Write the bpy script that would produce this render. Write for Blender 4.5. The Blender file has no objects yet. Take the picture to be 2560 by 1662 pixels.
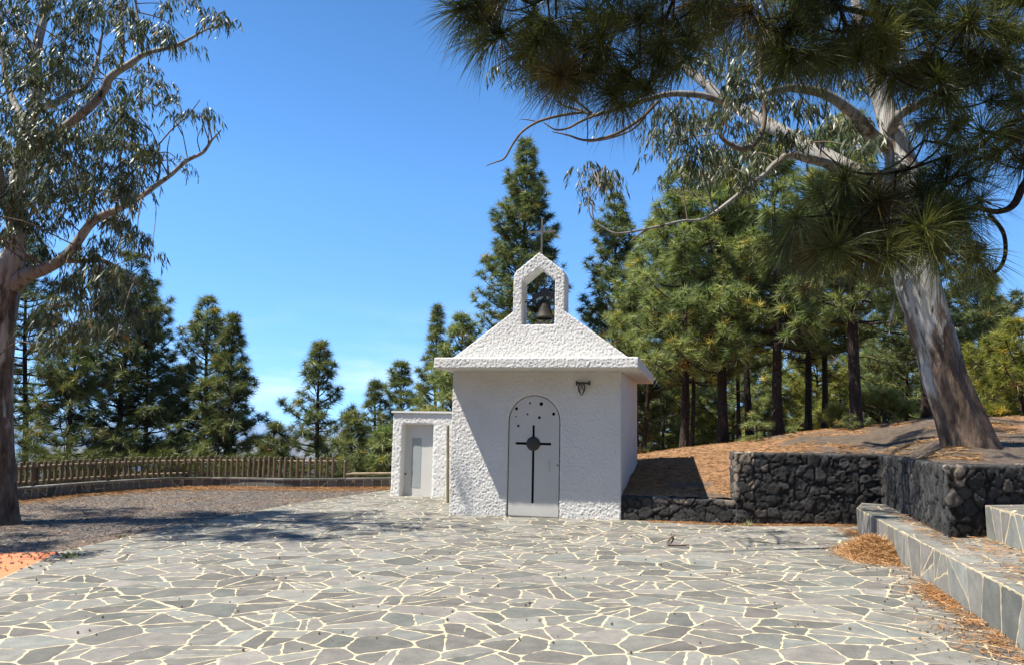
import bpy, bmesh, math, random
import numpy as np
from mathutils import Vector, noise as mnoise
R_ = math.radians
rng = np.random.default_rng(7)
random.seed(7)
scene = bpy.context.scene
COL = scene.collection

# ------------------------------------------------------------------ camera geometry (photo pixels are 2560 x 1662)
FPX, PITCH, ROLL, EYE, TILT = 1923.0, R_(7.26), 0.02, 1.65, 0.016
Fv = np.array([0, math.cos(PITCH), math.sin(PITCH)]); U0 = np.array([0, -math.sin(PITCH), math.cos(PITCH)]); R0 = np.array([1., 0, 0])
Rv = R0 * math.cos(ROLL) + U0 * math.sin(ROLL); Uv = U0 * math.cos(ROLL) - R0 * math.sin(ROLL)
def ray(px, py): return Fv + Rv * (px - 1280) / FPX + Uv * (831 - py) / FPX
def G(px, py, z=0.0):                       # where the sight line meets the (slightly tilted) ground raised by z
    d = ray(px, py); k = (z - EYE) / (d[2] - TILT * d[0]); return np.array([d[0] * k, d[1] * k, EYE + d[2] * k])
def P(px, py, Y):                           # the point of the sight line at distance Y
    d = ray(px, py); k = Y / d[1]; return np.array([d[0] * k, Y, EYE + d[2] * k])
def gz(x): return TILT * max(-14.0, min(10.0, x))

# ------------------------------------------------------------------ object helpers
def tag(o, label=None, cat=None, group=None, kind=None):
    if label: o['label'] = label
    if cat: o['category'] = cat
    if group: o['group'] = group
    if kind: o['kind'] = kind
    return o
def empty(name, loc, label, cat, group=None):
    o = bpy.data.objects.new(name, None); o.location = Vector(loc); COL.objects.link(o)
    o.empty_display_size = .2
    return tag(o, label, cat, group)
def link(name, me, parent=None, loc=None):
    o = bpy.data.objects.new(name, me); COL.objects.link(o)
    if parent is not None:
        o.parent = parent
        root = parent
        off = Vector((0, 0, 0))
        while root is not None:
            off += root.location; root = root.parent
        o.location = -off if loc is None else Vector(loc) - off     # mesh data are in world coordinates unless loc says so
    elif loc is not None: o.location = Vector(loc)
    return o
def np_mesh(name, V, T, mats, col=None, smooth=False, fm=None):
    V = np.asarray(V, np.float32); T = np.asarray(T, np.int32); k = T.shape[1]
    me = bpy.data.meshes.new(name)
    me.vertices.add(len(V)); me.vertices.foreach_set('co', V.ravel())
    me.loops.add(T.size); me.loops.foreach_set('vertex_index', T.ravel())
    me.polygons.add(len(T)); me.polygons.foreach_set('loop_start', np.arange(0, T.size, k, dtype=np.int32))
    me.polygons.foreach_set('loop_total', np.full(len(T), k, np.int32))
    if fm is not None: me.polygons.foreach_set('material_index', np.asarray(fm, np.int32))
    me.polygons.foreach_set('use_smooth', np.full(len(T), smooth, bool))
    for m in (mats if isinstance(mats, (list, tuple)) else [mats]): me.materials.append(m)
    if col is not None:
        a = me.color_attributes.new('Col', 'FLOAT_COLOR', 'POINT')
        c = np.ones((len(V), 4), np.float32); c[:, :3] = col
        a.data.foreach_set('color', c.ravel())
    me.update(calc_edges=True); me.validate()
    return me
def pd_mesh(name, V, Fc, mats, smooth=False, fcol=None, fm=None):
    me = bpy.data.meshes.new(name)
    me.from_pydata([tuple(v) for v in V], [], Fc)
    for m in (mats if isinstance(mats, (list, tuple)) else [mats]): me.materials.append(m)
    if fm is not None: me.polygons.foreach_set('material_index', np.asarray(fm, np.int32))
    if smooth: me.polygons.foreach_set('use_smooth', np.full(len(me.polygons), True, bool))
    if fcol is not None:
        a = me.color_attributes.new('Col', 'FLOAT_COLOR', 'CORNER'); arr = []
        for p in me.polygons: arr += list((*fcol[p.index], 1.0)) * p.loop_total
        a.data.foreach_set('color', np.array(arr, np.float32))
    me.update()
    return me
class MB:                                   # collects shapes into one mesh
    def __init__(s): s.V = []; s.F = []; s.M = []
    def add(s, V, F, m=0):
        o = len(s.V); s.V += [tuple(v) for v in V]; s.F += [tuple(i + o for i in f) for f in F]; s.M += [m] * len(F)
    def box(s, c, sx, sy, sz, ang=0.0, m=0, bev=0.0):
        bm = bmesh.new(); bmesh.ops.create_cube(bm, size=1)
        for v in bm.verts: v.co = Vector((v.co.x * sx, v.co.y * sy, v.co.z * sz))
        if bev: bmesh.ops.bevel(bm, geom=bm.edges[:], offset=bev, segments=1, affect='EDGES')
        ca, sa = math.cos(ang), math.sin(ang); bm.verts.index_update()
        s.add([(c[0] + v.co.x * ca - v.co.y * sa, c[1] + v.co.x * sa + v.co.y * ca, c[2] + v.co.z) for v in bm.verts], [[v.index for v in f.verts] for f in bm.faces], m); bm.free()
    def tube(s, pts, rad, n=8, m=0, cap=True):
        V, Q = tube(pts, rad, n); Fq = [tuple(q) for q in Q]
        if cap: k = len(V) - n; Fq += [tuple(range(n - 1, -1, -1)), tuple(range(k, k + n))]
        s.add(V, Fq, m)
    def lathe(s, c, prof, n=24, m=0):
        V = []; Fc = []
        for r, z in prof: V += [(c[0] + r * math.cos(2 * math.pi * i / n), c[1] + r * math.sin(2 * math.pi * i / n), c[2] + z) for i in range(n)]
        for j in range(len(prof) - 1):
            for i in range(n): Fc.append((j * n + i, j * n + (i + 1) % n, (j + 1) * n + (i + 1) % n, (j + 1) * n + i))
        s.add(V, Fc, m)
    def build(s, name, mats, parent=None, smooth=False): return link(name, pd_mesh(name, s.V, s.F, mats, smooth, fm=s.M), parent)
def tube(pts, rad, n=8, lump=0.0, seed=0, flute=0.0):
    pts = np.asarray(pts, float); k = len(pts); rad = np.broadcast_to(np.asarray(rad, float), (k,))
    tan = np.gradient(pts, axis=0); tan /= np.linalg.norm(tan, axis=1)[:, None] + 1e-9
    ref = np.array([0, 1., 0]) if abs(tan[0][1]) < .8 else np.array([1., 0, 0])
    a = 2 * np.pi * np.arange(n) / n; V = np.zeros((k, n, 3)); u = ref
    for i in range(k):
        u = u - tan[i] * (u @ tan[i]); u /= np.linalg.norm(u) + 1e-9; w = np.cross(tan[i], u)
        rr = np.full(n, rad[i])
        if lump or flute:
            for j in range(n):
                rr[j] *= 1 + lump * mnoise.noise((pts[i][0] * 1.5 + math.cos(a[j]) * 1.2, pts[i][1] * 1.5 + math.sin(a[j]) * 1.2, pts[i][2] * 1.1 + seed)) + flute * mnoise.noise((math.cos(a[j]) * 4, math.sin(a[j]) * 4, pts[i][2] * .5 + seed))
        V[i] = pts[i] + rr[:, None] * (np.cos(a)[:, None] * u + np.sin(a)[:, None] * w)
    i0 = np.arange(k - 1)[:, None] * n; j0 = np.arange(n)[None]; j1 = (j0 + 1) % n
    Q = np.stack([i0 + j0, i0 + j1, i0 + n + j1, i0 + n + j0], -1).reshape(-1, 4)
    return V.reshape(-1, 3), Q
class QB:                                   # collects tubes as quads, numpy
    def __init__(s): s.V = []; s.Q = []; s.o = 0
    def add(s, V, Q): s.V.append(V); s.Q.append(Q + s.o); s.o += len(V)
    def tube(s, *a, **k): s.add(*tube(*a, **k))
    def mesh(s, name, mat): return np_mesh(name, np.concatenate(s.V), np.concatenate(s.Q), mat, smooth=True)
def smooth_path(pts, sub=6):                # Catmull-Rom through the points
    p = np.asarray(pts, float); p = np.vstack([2 * p[0] - p[1], p, 2 * p[-1] - p[-2]]); out = []
    for i in range(1, len(p) - 2):
        for t in np.arange(sub) / sub:
            out.append(.5 * (2 * p[i] + (p[i + 1] - p[i - 1]) * t + (2 * p[i - 1] - 5 * p[i] + 4 * p[i + 1] - p[i + 2]) * t * t + (-p[i - 1] + 3 * p[i] - 3 * p[i + 1] + p[i + 2]) * t ** 3))
    out.append(p[-2]); return np.array(out)

# ------------------------------------------------------------------ materials
def new_mat(name):
    m = bpy.data.materials.new(name); m.use_nodes = True; nt = m.node_tree; b = nt.nodes['Principled BSDF']
    return m, nt, b
def node(nt, t, **kw):
    n = nt.nodes.new(t)
    for k, v in kw.items():
        if k in n.inputs: n.inputs[k].default_value = v
        else: setattr(n, k, v)
    return n
def ramp(nt, src, stops):
    r = nt.nodes.new('ShaderNodeValToRGB'); e = r.color_ramp.elements
    while len(e) < len(stops): e.new(.5)
    for i, (p, c) in enumerate(stops): e[i].position = p; e[i].color = (*c, 1) if len(c) == 3 else c
    nt.links.new(src, r.inputs['Fac']); return r.outputs['Color']
def coords(nt, scale=(1, 1, 1)):
    t = nt.nodes.new('ShaderNodeTexCoord'); mp = nt.nodes.new('ShaderNodeMapping'); mp.inputs['Scale'].default_value = scale
    nt.links.new(t.outputs['Object'], mp.inputs['Vector']); return mp.outputs['Vector']
def noise_tex(nt, vec, scale, detail=4, rough=.55):
    n = nt.nodes.new('ShaderNodeTexNoise'); n.inputs['Scale'].default_value = scale; n.inputs['Detail'].default_value = detail; n.inputs['Roughness'].default_value = rough
    if vec is not None: nt.links.new(vec, n.inputs['Vector'])
    return n.outputs['Fac']
def mixc(nt, a, b, fac, mode='MIX'):
    m = nt.nodes.new('ShaderNodeMix'); m.data_type = 'RGBA'; m.blend_type = mode
    for s, v in ((m.inputs[6], a), (m.inputs[7], b), (m.inputs[0], fac)):
        if isinstance(v, (int, float)): s.default_value = v
        elif isinstance(v, tuple): s.default_value = (*v, 1)
        else: nt.links.new(v, s)
    return m.outputs[2]
def bump(nt, b, h, strength, dist=.02):
    n = nt.nodes.new('ShaderNodeBump'); n.inputs['Strength'].default_value = strength; n.inputs['Distance'].default_value = dist
    nt.links.new(h, n.inputs['Height']); nt.links.new(n.outputs['Normal'], b.inputs['Normal'])
def simple(name, c, rough=.7, var=.0, scale=8, bs=0, bscale=60, metal=0, stretch=(1, 1, 1), c2=None):
    m, nt, b = new_mat(name); b.inputs['Roughness'].default_value = rough; b.inputs['Metallic'].default_value = metal
    v = coords(nt, stretch)
    c2 = c2 or tuple(x * (1 - var) for x in c)
    nt.links.new(ramp(nt, noise_tex(nt, v, scale), [(.35, c2), (.65, c)]), b.inputs['Base Color'])
    if bs: bump(nt, b, noise_tex(nt, v, bscale, 5), bs)
    return m
def foliage(name, trans=.3, rough=.5, spec=.3):
    m, nt, b = new_mat(name); b.inputs['Roughness'].default_value = rough; b.inputs['Specular IOR Level'].default_value = spec
    a = node(nt, 'ShaderNodeVertexColor', layer_name='Col'); nt.links.new(a.outputs['Color'], b.inputs['Base Color'])
    t = node(nt, 'ShaderNodeBsdfTranslucent'); nt.links.new(mixc(nt, a.outputs['Color'], (1.15, 1.25, .6), 1.0, 'MULTIPLY'), t.inputs['Color'])
    mx = node(nt, 'ShaderNodeMixShader'); mx.inputs[0].default_value = trans
    nt.links.new(b.outputs[0], mx.inputs[1]); nt.links.new(t.outputs[0], mx.inputs[2]); nt.links.new(mx.outputs[0], nt.nodes['Material Output'].inputs['Surface'])
    return m
def stucco_mat(name, base=.82, bs=.35):
    m, nt, b = new_mat(name); v = coords(nt); b.inputs['Roughness'].default_value = .9; b.inputs['Specular IOR Level'].default_value = .15
    nt.links.new(ramp(nt, noise_tex(nt, v, 1.3, 5), [(.3, (base * .91, base * .895, base * .855)), (.7, (base, base * .99, base * .955))]), b.inputs['Base Color'])
    bump(nt, b, noise_tex(nt, v, 65, 4, .6), bs, .02)
    return m
M = {}
M['stucco'] = stucco_mat('white_stucco', .67, .5)
M['plaster'] = stucco_mat('smooth_white_plaster', .62, .12)
M['door'] = simple('white_door_paint', (.53, .52, .495), .45, .05, 2, .03, 30)
M['iron'] = simple('dark_iron', (.03, .027, .025), .55, .3, 12, .1, 40)
M['black'] = simple('painted_dark_backing', (.008, .008, .008), .9, .2, 5)
M['steel'] = simple('grey_weathered_steel', (.16, .15, .135), .5, .25, 10, .05, 60, .5)
M['bronze'] = simple('weathered_bronze', (.026, .020, .014), .65, .4, 9, .1, 50, .2)
M['glass'] = simple('grey_obscure_glass', (.30, .33, .33), .3, .06, 3)
M['wood'] = simple('weathered_fence_wood', (.165, .112, .066), .8, .45, 6, .2, 40, 0, (3, 3, .6))
M['railwood'] = simple('sunbleached_rail_wood', (.36, .28, .18), .8, .35, 5, .2, 40)
M['post'] = simple('treated_pine_post', (.24, .20, .11), .75, .4, 7, .2, 40, 0, (3, 3, .5))
M['twig'] = simple('dry_twig', (.16, .115, .08), .8, .4, 14, .2, 60)
M['orange'] = simple('orange_painted_ground', (.66, .20, .085), .85, .18, 3, .15, 90)
M['needle_dry'] = foliage('dry_pine_needles', .1, .6, .2)
M['needles'] = foliage('pine_needles', .36, .42, .35)
M['leaves'] = foliage('eucalyptus_leaves', .25, .42, .4)

def flag_mat():
    m, nt, b = new_mat('grey_flagstone'); v = coords(nt); b.inputs['Roughness'].default_value = .88; b.inputs['Specular IOR Level'].default_value = .1
    a = node(nt, 'ShaderNodeVertexColor', layer_name='Col')
    c = mixc(nt, a.outputs['Color'], ramp(nt, noise_tex(nt, v, 5, 6, .65), [(.3, (.74, .74, .74)), (.72, (1.2, 1.18, 1.14))]), 1.0, 'MULTIPLY')
    sp = ramp(nt, noise_tex(nt, v, 75, 2, .5), [(.30, (.45, .45, .45)), (.40, (1, 1, 1))])
    c = mixc(nt, c, sp, .7, 'MULTIPLY')
    nt.links.new(c, b.inputs['Base Color'])
    bump(nt, b, noise_tex(nt, v, 50, 6, .7), .35, .01)
    return m
M['flag'] = flag_mat()
M['mortar'] = simple('cream_mortar', (.58, .485, .315), .9, .25, 7, .3, 60)
def gravel_mat():
    m, nt, b = new_mat('volcanic_gravel'); v = coords(nt); b.inputs['Roughness'].default_value = .9
    vo = nt.nodes.new('ShaderNodeTexVoronoi'); vo.inputs['Scale'].default_value = 24; nt.links.new(v, vo.inputs['Vector'])
    g = nt.nodes.new('ShaderNodeSeparateColor'); nt.links.new(vo.outputs['Color'], g.inputs[0])
    c = ramp(nt, g.outputs[0], [(.0, (.016, .014, .012)), (.5, (.058, .049, .042)), (.85, (.13, .11, .092)), (1, (.25, .215, .18))])
    c = mixc(nt, c, (.16, .095, .055), ramp(nt, noise_tex(nt, v, .7, 6, .75), [(.45, (0, 0, 0)), (.70, (.6, .6, .6))]))
    nt.links.new(c, b.inputs['Base Color'])
    bump(nt, b, vo.outputs['Distance'], -.9, .03)
    return m
M['gravel'] = gravel_mat()
def soil_mat():
    m, nt, b = new_mat('needle_covered_soil'); v = coords(nt); b.inputs['Roughness'].default_value = .95
    a = node(nt, 'ShaderNodeVertexColor', layer_name='Col')
    c = mixc(nt, a.outputs['Color'], ramp(nt, noise_tex(nt, v, 9, 8, .75), [(.32, (.35, .33, .32)), (.5, (.95, .95, .95)), (.68, (1.7, 1.6, 1.45))]), 1.0, 'MULTIPLY')
    c = mixc(nt, c, ramp(nt, noise_tex(nt, v, 60, 3, .6), [(.35, (.4, .4, .4)), (.6, (1.25, 1.25, 1.2))]), .8, 'MULTIPLY')
    nt.links.new(c, b.inputs['Base Color'])
    bump(nt, b, noise_tex(nt, v, 22, 8, .75), .8, .06)
    return m
M['soil'] = soil_mat()
def basalt_mat():
    m, nt, b = new_mat('dark_basalt_masonry'); v = coords(nt); b.inputs['Roughness'].default_value = .85
    a = node(nt, 'ShaderNodeVertexColor', layer_name='Col')
    c = mixc(nt, a.outputs['Color'], ramp(nt, noise_tex(nt, v, 18, 6, .7), [(.3, (.6, .6, .6)), (.7, (1.35, 1.33, 1.3))]), 1.0, 'MULTIPLY')
    nt.links.new(c, b.inputs['Base Color'])
    bump(nt, b, noise_tex(nt, v, 38, 8, .7), .7, .03)
    return m
M['basalt'] = basalt_mat()
def pine_bark():
    m, nt, b = new_mat('pine_bark'); v = coords(nt, (1, 1, .35)); b.inputs['Roughness'].default_value = .95
    vo = nt.nodes.new('ShaderNodeTexVoronoi'); vo.feature = 'DISTANCE_TO_EDGE'; vo.inputs['Scale'].default_value = 11; nt.links.new(v, vo.inputs['Vector'])
    c = mixc(nt, (.016, .011, .009), ramp(nt, noise_tex(nt, v, 14, 5), [(.3, (.018, .011, .008)), (.7, (.06, .033, .022))]), ramp(nt, vo.outputs['Distance'], [(.0, (0, 0, 0)), (.12, (1, 1, 1))]))
    nt.links.new(c, b.inputs['Base Color']); bump(nt, b, vo.outputs['Distance'], .9, .06)
    return m
M['pinebark'] = pine_bark()
def euc_bark(name, z0, z1, k=1.0):
    m, nt, b = new_mat(name); b.inputs['Roughness'].default_value = .7; b.inputs['Specular IOR Level'].default_value = .25
    v = coords(nt, (1, 1, .13)); v2 = coords(nt, (1, 1, .3)); w = coords(nt)
    pale = ramp(nt, noise_tex(nt, v, 5, 6, .6), [(.28, (.17, .125, .085)), (.40, (.33, .295, .25)), (.55, (.46, .44, .40)), (.72, (.27, .255, .235))])
    dark = ramp(nt, noise_tex(nt, v2, 9, 7, .7), [(.3, (.03, .02, .014)), (.52, (.13, .09, .065)), (.72, (.27, .20, .145))])
    sep = nt.nodes.new('ShaderNodeSeparateXYZ'); nt.links.new(w, sep.inputs[0])
    mr = node(nt, 'ShaderNodeMapRange'); mr.inputs['From Min'].default_value = z0; mr.inputs['From Max'].default_value = z1; mr.inputs['To Min'].default_value = .38; mr.inputs['To Max'].default_value = 0.0
    nt.links.new(sep.outputs['Z'], mr.inputs['Value'])
    ad = node(nt, 'ShaderNodeMath', operation='ADD'); nt.links.new(mr.outputs[0], ad.inputs[0]); nt.links.new(noise_tex(nt, coords(nt, (1, 1, .22)), 3.2, 6, .62), ad.inputs[1])
    fac = ramp(nt, ad.outputs[0], [(.60, (0, 0, 0)), (.68, (1, 1, 1))])
    pale = mixc(nt, pale, (k, k, k), 1.0, 'MULTIPLY')
    st = ramp(nt, noise_tex(nt, coords(nt, (1, 1, .07)), 11, 4, .6), [(.56, (0, 0, 0)), (.62, (.85, .85, .85))])
    pale = mixc(nt, pale, (.13, .085, .055), st)
    kn = ramp(nt, noise_tex(nt, coords(nt, (1, 1, .45)), 5.5, 3, .5), [(.66, (0, 0, 0)), (.69, (1, 1, 1))])
    nt.links.new(mixc(nt, mixc(nt, pale, dark, fac), (.045, .03, .022), kn), b.inputs['Base Color'])
    bump(nt, b, noise_tex(nt, v, 14, 8, .7), .6, .05)
    return m
M['euc_a'] = euc_bark('peeling_eucalyptus_bark', -.2, 5.5)
M['euc_b'] = euc_bark('leaning_eucalyptus_bark', 1.0, 4.0)
M['limb'] = euc_bark('smooth_eucalyptus_limb_bark', -9, -8, .66)

# ------------------------------------------------------------------ flagstones: irregular convex polygons in a plane rectangle
def clip(poly, n, d):                       # keep the side where p.n <= d
    out = []; k = len(poly)
    for i in range(k):
        a, b = poly[i], poly[(i + 1) % k]; da = a[0] * n[0] + a[1] * n[1] - d; db = b[0] * n[0] + b[1] * n[1] - d
        if da <= 0: out.append(a)
        if (da < 0) != (db < 0) and abs(da - db) > 1e-12:
            t = da / (da - db); out.append((a[0] + (b[0] - a[0]) * t, a[1] + (b[1] - a[1]) * t))
    return out
def area(p): return .5 * sum(p[i][0] * p[(i + 1) % len(p)][1] - p[(i + 1) % len(p)][0] * p[i][1] for i in range(len(p)))
def flagstones(x0, x1, y0, y1, s, seed, gap=(.008, .022), split=.62, stretch=1.0):
    rd = random.Random(seed); sx = s * stretch
    nx, ny = max(1, round((x1 - x0) / sx)), max(1, round((y1 - y0) / s)); px, py = (x1 - x0) / nx, (y1 - y0) / ny
    pts = {(i, j): (x0 + (i + .5 + rd.uniform(-.48, .48)) * px, y0 + (j + .5 + rd.uniform(-.48, .48)) * py) for i in range(nx) for j in range(ny)}
    cells = []
    for (i, j), c in pts.items():
        poly = [(x0, y0), (x1, y0), (x1, y1), (x0, y1)]
        poly = clip(poly, (1, 0), c[0] + 2 * px); poly = clip(poly, (-1, 0), -(c[0] - 2 * px)); poly = clip(poly, (0, 1), c[1] + 2 * py); poly = clip(poly, (0, -1), -(c[1] - 2 * py))
        for a in range(-2, 3):
            for b in range(-2, 3):
                q = pts.get((i + a, j + b))
                if q is None or (a == 0 and b == 0): continue
                n = (q[0] - c[0], q[1] - c[1]); poly = clip(poly, n, .5 * (q[0] ** 2 + q[1] ** 2 - c[0] ** 2 - c[1] ** 2))
                if len(poly) < 3: break
            if len(poly) < 3: break
        if len(poly) >= 3: cells.append(poly)
    out = []
    def cut(poly, depth):
        if depth < 2 and rd.random() < (split if depth == 0 else split * .45) and area(poly) > .35 * px * py:
            cx = sum(p[0] for p in poly) / len(poly) + rd.uniform(-.1, .1) * px; cy = sum(p[1] for p in poly) / len(poly) + rd.uniform(-.1, .1) * py
            a = rd.uniform(0, math.pi); n = (math.cos(a), math.sin(a)); d = n[0] * cx + n[1] * cy
            for q in (clip(poly, n, d), clip(poly, (-n[0], -n[1]), -d)):
                if len(q) >= 3: cut(q, depth + 1)
        else: out.append(poly)
    for c in cells: cut(c, 0)
    return out
def stone_outline(poly, rd, gap, jit=.009, seg=.055):
    q = poly; k = len(poly)
    for i in range(k):                      # inset every edge by its own joint width
        a, b = poly[i], poly[(i + 1) % k]; dx, dy = b[0] - a[0], b[1] - a[1]; l = math.hypot(dx, dy)
        if l < 1e-5: continue
        n = (dy / l, -dx / l); q = clip(q, n, n[0] * a[0] + n[1] * a[1] - rd.uniform(*gap) * (2.2 if rd.random() < .06 else 1))
        if len(q) < 3: return None
    if area(q) < .0012: return None
    o = []; k = len(q)
    for i in range(k):
        a, b, z = q[i], q[(i + 1) % k], q[i - 1]; l = math.hypot(b[0] - a[0], b[1] - a[1]); lz = math.hypot(z[0] - a[0], z[1] - a[1])
        r = min(.018 + rd.random() * .02, l * .3, lz * .3)
        if lz > 1e-4 and l > 1e-4:
            o.append((a[0] + (z[0] - a[0]) / lz * r, a[1] + (z[1] - a[1]) / lz * r)); o.append((a[0] + (b[0] - a[0]) / l * r, a[1] + (b[1] - a[1]) / l * r))
        n = int(l / seg)
        for t in range(1, n):
            f = r / l + (1 - 2 * r / l) * t / n; o.append((a[0] + (b[0] - a[0]) * f + rd.uniform(-jit, jit), a[1] + (b[1] - a[1]) * f + rd.uniform(-jit, jit)))
    return o
def stone_col(rd, base=.18):
    g = base * rd.uniform(.64, 1.25); t = rd.random()
    if t < .45: return (g, g * .985, g * .90)
    if t < .7: return (g * .95, g * .985, g * .91)
    return (g * 1.04, g * .985, g * .91)

# ------------------------------------------------------------------ world, sun, camera
SUN_EL = R_(61)
sun_travel = Vector((math.cos(SUN_EL) * .965, .262 * math.cos(SUN_EL), -math.sin(SUN_EL))).normalized()
w = bpy.data.worlds.new('World'); scene.world = w; w.use_nodes = True; nt = w.node_tree
sky = nt.nodes.new('ShaderNodeTexSky'); sky.sky_type = 'NISHITA'; sky.sun_disc = False; sky.sun_elevation = SUN_EL; sky.sun_rotation = R_(255)
sky.altitude = 1100; sky.air_density = 1.0; sky.dust_density = .0; sky.ozone_density = 1.0
hs = nt.nodes.new('ShaderNodeHueSaturation'); hs.inputs['Saturation'].default_value = 1.25; hs.inputs['Value'].default_value = 1.72; nt.links.new(sky.outputs[0], hs.inputs['Color'])
tc = nt.nodes.new('ShaderNodeTexCoord'); sp = nt.nodes.new('ShaderNodeSeparateXYZ'); nt.links.new(tc.outputs['Generated'], sp.inputs[0])
va = nt.nodes.new('ShaderNodeVectorMath'); va.operation = 'ADD'; va.inputs[1].default_value = (0, 0, .16); nt.links.new(tc.outputs['Generated'], va.inputs[0]); nt.links.new(va.outputs[0], sky.inputs['Vector'])
mp = nt.nodes.new('ShaderNodeMapping'); mp.inputs['Scale'].default_value = (5, 5, 22); nt.links.new(tc.outputs['Generated'], mp.inputs['Vector'])
cl = ramp(nt, noise_tex(nt, mp.outputs[0], 1.0, 6, .58), [(.44, (0, 0, 0)), (.66, (1, 1, 1))])
band = ramp(nt, sp.outputs['Z'], [(.0, (.25, .25, .25)), (.05, (.8, .8, .8)), (.10, (.25, .25, .25)), (.17, (0, 0, 0))])
bx = ramp(nt, sp.outputs['X'], [(.0, (.55, .55, .55)), (.42, (.5, .5, .5)), (.56, (1, 1, 1)), (1.0, (1, 1, 1))])
fac = mixc(nt, mixc(nt, cl, band, 1.0, 'MULTIPLY'), bx, 1.0, 'MULTIPLY')
cloud = mixc(nt, hs.outputs[0], (7.5, 7.8, 8.2), fac)
zd = ramp(nt, sp.outputs['Z'], [(.30, (1, 1, 1)), (.62, (.62, .62, .62)), (1, (.5, .5, .5))])
nt.links.new(mixc(nt, cloud, zd, 1.0, 'MULTIPLY'), nt.nodes['Background'].inputs['Color']); nt.nodes['Background'].inputs['Strength'].default_value = .092
sl = bpy.data.lights.new('sun', 'SUN'); sl.energy = 5.0; sl.angle = R_(.53); sl.color = (1, .94, .835)
so = bpy.data.objects.new('sun', sl); COL.objects.link(so); so.rotation_euler = sun_travel.to_track_quat('-Z', 'Y').to_euler(); so.location = (-20, 0, 40)
cd = bpy.data.cameras.new('camera'); cam = bpy.data.objects.new('camera', cd); COL.objects.link(cam); scene.camera = cam
cd.sensor_width = 36; cd.lens = FPX / 2560 * 36; cd.clip_start = .1; cd.clip_end = 90000
from mathutils import Matrix
m3 = Matrix((tuple(Rv), tuple(Uv), tuple(-Fv))).transposed(); cam.matrix_world = Matrix.Translation((0, 0, EYE)) @ m3.to_4x4()
vs = scene.view_settings; vs.view_transform = 'Standard'; vs.look = 'None'; vs.exposure = 1.0; vs.gamma = 1
scene.render.engine = 'CYCLES'; scene.cycles.max_bounces = 7; scene.cycles.transparent_max_bounces = 6; scene.cycles.caustics_reflective = False; scene.cycles.caustics_refractive = False

# ------------------------------------------------------------------ land and sea
WALLC = [(6.75, 14.1), (5.24, 9.33)]
def sstep(a, b, x): t = min(1, max(0, (x - a) / (b - a))); return t * t * (3 - 2 * t)
def land_z(x, y):
    z = gz(x) - .06
    d = max(0, y - 23.4 - .25 * max(0, x + 3)) ; dl = max(0, -x - 12.3 - .05 * y)
    d = math.hypot(d, dl)
    z -= .22 * d * min(1, d / 3.0) if d < 900 else .22 * 900
    far = max(0, math.hypot(x, y) - 60); z -= .02 * far
    if y < -9: z += .62 * (-9 - y) * min(1, (-9 - y) / 6) if y > -140 else 81.2   # added slope behind the viewer, unseen, blocks sky light on the chapel front
    return max(z, -230)
def land():
    ax = sorted(set([round(v, 2) for v in np.concatenate([np.arange(-30, 30.1, 1.0), np.sign(np.arange(-40, 41)) * (30 + np.abs(np.arange(-40, 41)) ** 2.1 * 1.5)])]))
    V = [(x, y, land_z(x, y) + (.25 * mnoise.noise((x * .3, y * .3, 1)) if y > 27 or x < -16 else 0)) for y in ax for x in ax]; n = len(ax)
    T = [(j * n + i, j * n + i + 1, (j + 1) * n + i + 1, (j + 1) * n + i) for j in range(n - 1) for i in range(n - 1)]
    c = np.array([(.10, .085, .06) if math.hypot(v[0], v[1]) < 70 else (.05, .055, .03) for v in V])
    tag(link('ground', np_mesh('ground', V, T, M['soil'], c, True)), kind='structure')
land()
sm, nt2, b2 = new_mat('sea_water'); b2.inputs['Base Color'].default_value = (.03, .07, .12, 1); b2.inputs['Roughness'].default_value = .25
bump(nt2, b2, noise_tex(nt2, coords(nt2), .02, 5), .2, 3.0)
Rr = 60000
tag(link('sea', np_mesh('sea', [(-Rr, -Rr, -225), (Rr, -Rr, -225), (Rr, Rr, -225), (-Rr, Rr, -225)], [(0, 1, 2, 3)], sm)), kind='structure')
# low coastal hills far beyond the fence
def hills():
    V = []; n = 60
    for i in range(n):
        a = R_(-32 + 30 * i / (n - 1)); d = 6000
        h = 150 + 60 * mnoise.noise((i * .15, 3, 0)) - 160 * abs(i / (n - 1) - .62)
        for dd, hh in ((-900, -20), (-300, h * .7), (0, h), (900, -20)):
            V.append(((d + dd) * math.sin(a), (d + dd) * math.cos(a), -225 + max(-20, hh) + 8 * mnoise.noise((i * .7, dd * .01, 2))))
    T = [(i * 4 + j, i * 4 + 4 + j, i * 4 + 5 + j, i * 4 + 1 + j) for i in range(n - 1) for j in range(3)]
    tag(link('hills', np_mesh('hills', V, T, M['soil'], np.tile((.16, .15, .14), (len(V), 1)), True)), kind='structure')
hills()

# gravel yard
edge = [(-3.0, 23.2), (-3.36, 21.93), (-4.87, 17.61), (-5.75, 13.45), (-6.08, 10.76), (-5.63, 8.84), (-4.6, 6.4), (-3.0, 3.0)]
def sheet(name, poly, dz, mat, kind='structure'):
    V = [(x, y, gz(x) + dz) for x, y in poly]
    return tag(link(name, pd_mesh(name, V, [tuple(range(len(V)))], mat)), kind=kind)
sheet('gravel', [(-16, -4), (3, -4), (3, 24.5), (-8, 24.5), (-12.4, 21.5), (-13.6, 15), (-16, 8)], -.012, M['gravel'])
sheet('painted_ground', [(-9.5, 10.2), (-6.75, 10.68), (-6.05, 10.78), (-5.61, 8.84), (-4.6, 6.4), (-6, 4), (-12, 5)], -.006, M['orange'])
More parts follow.
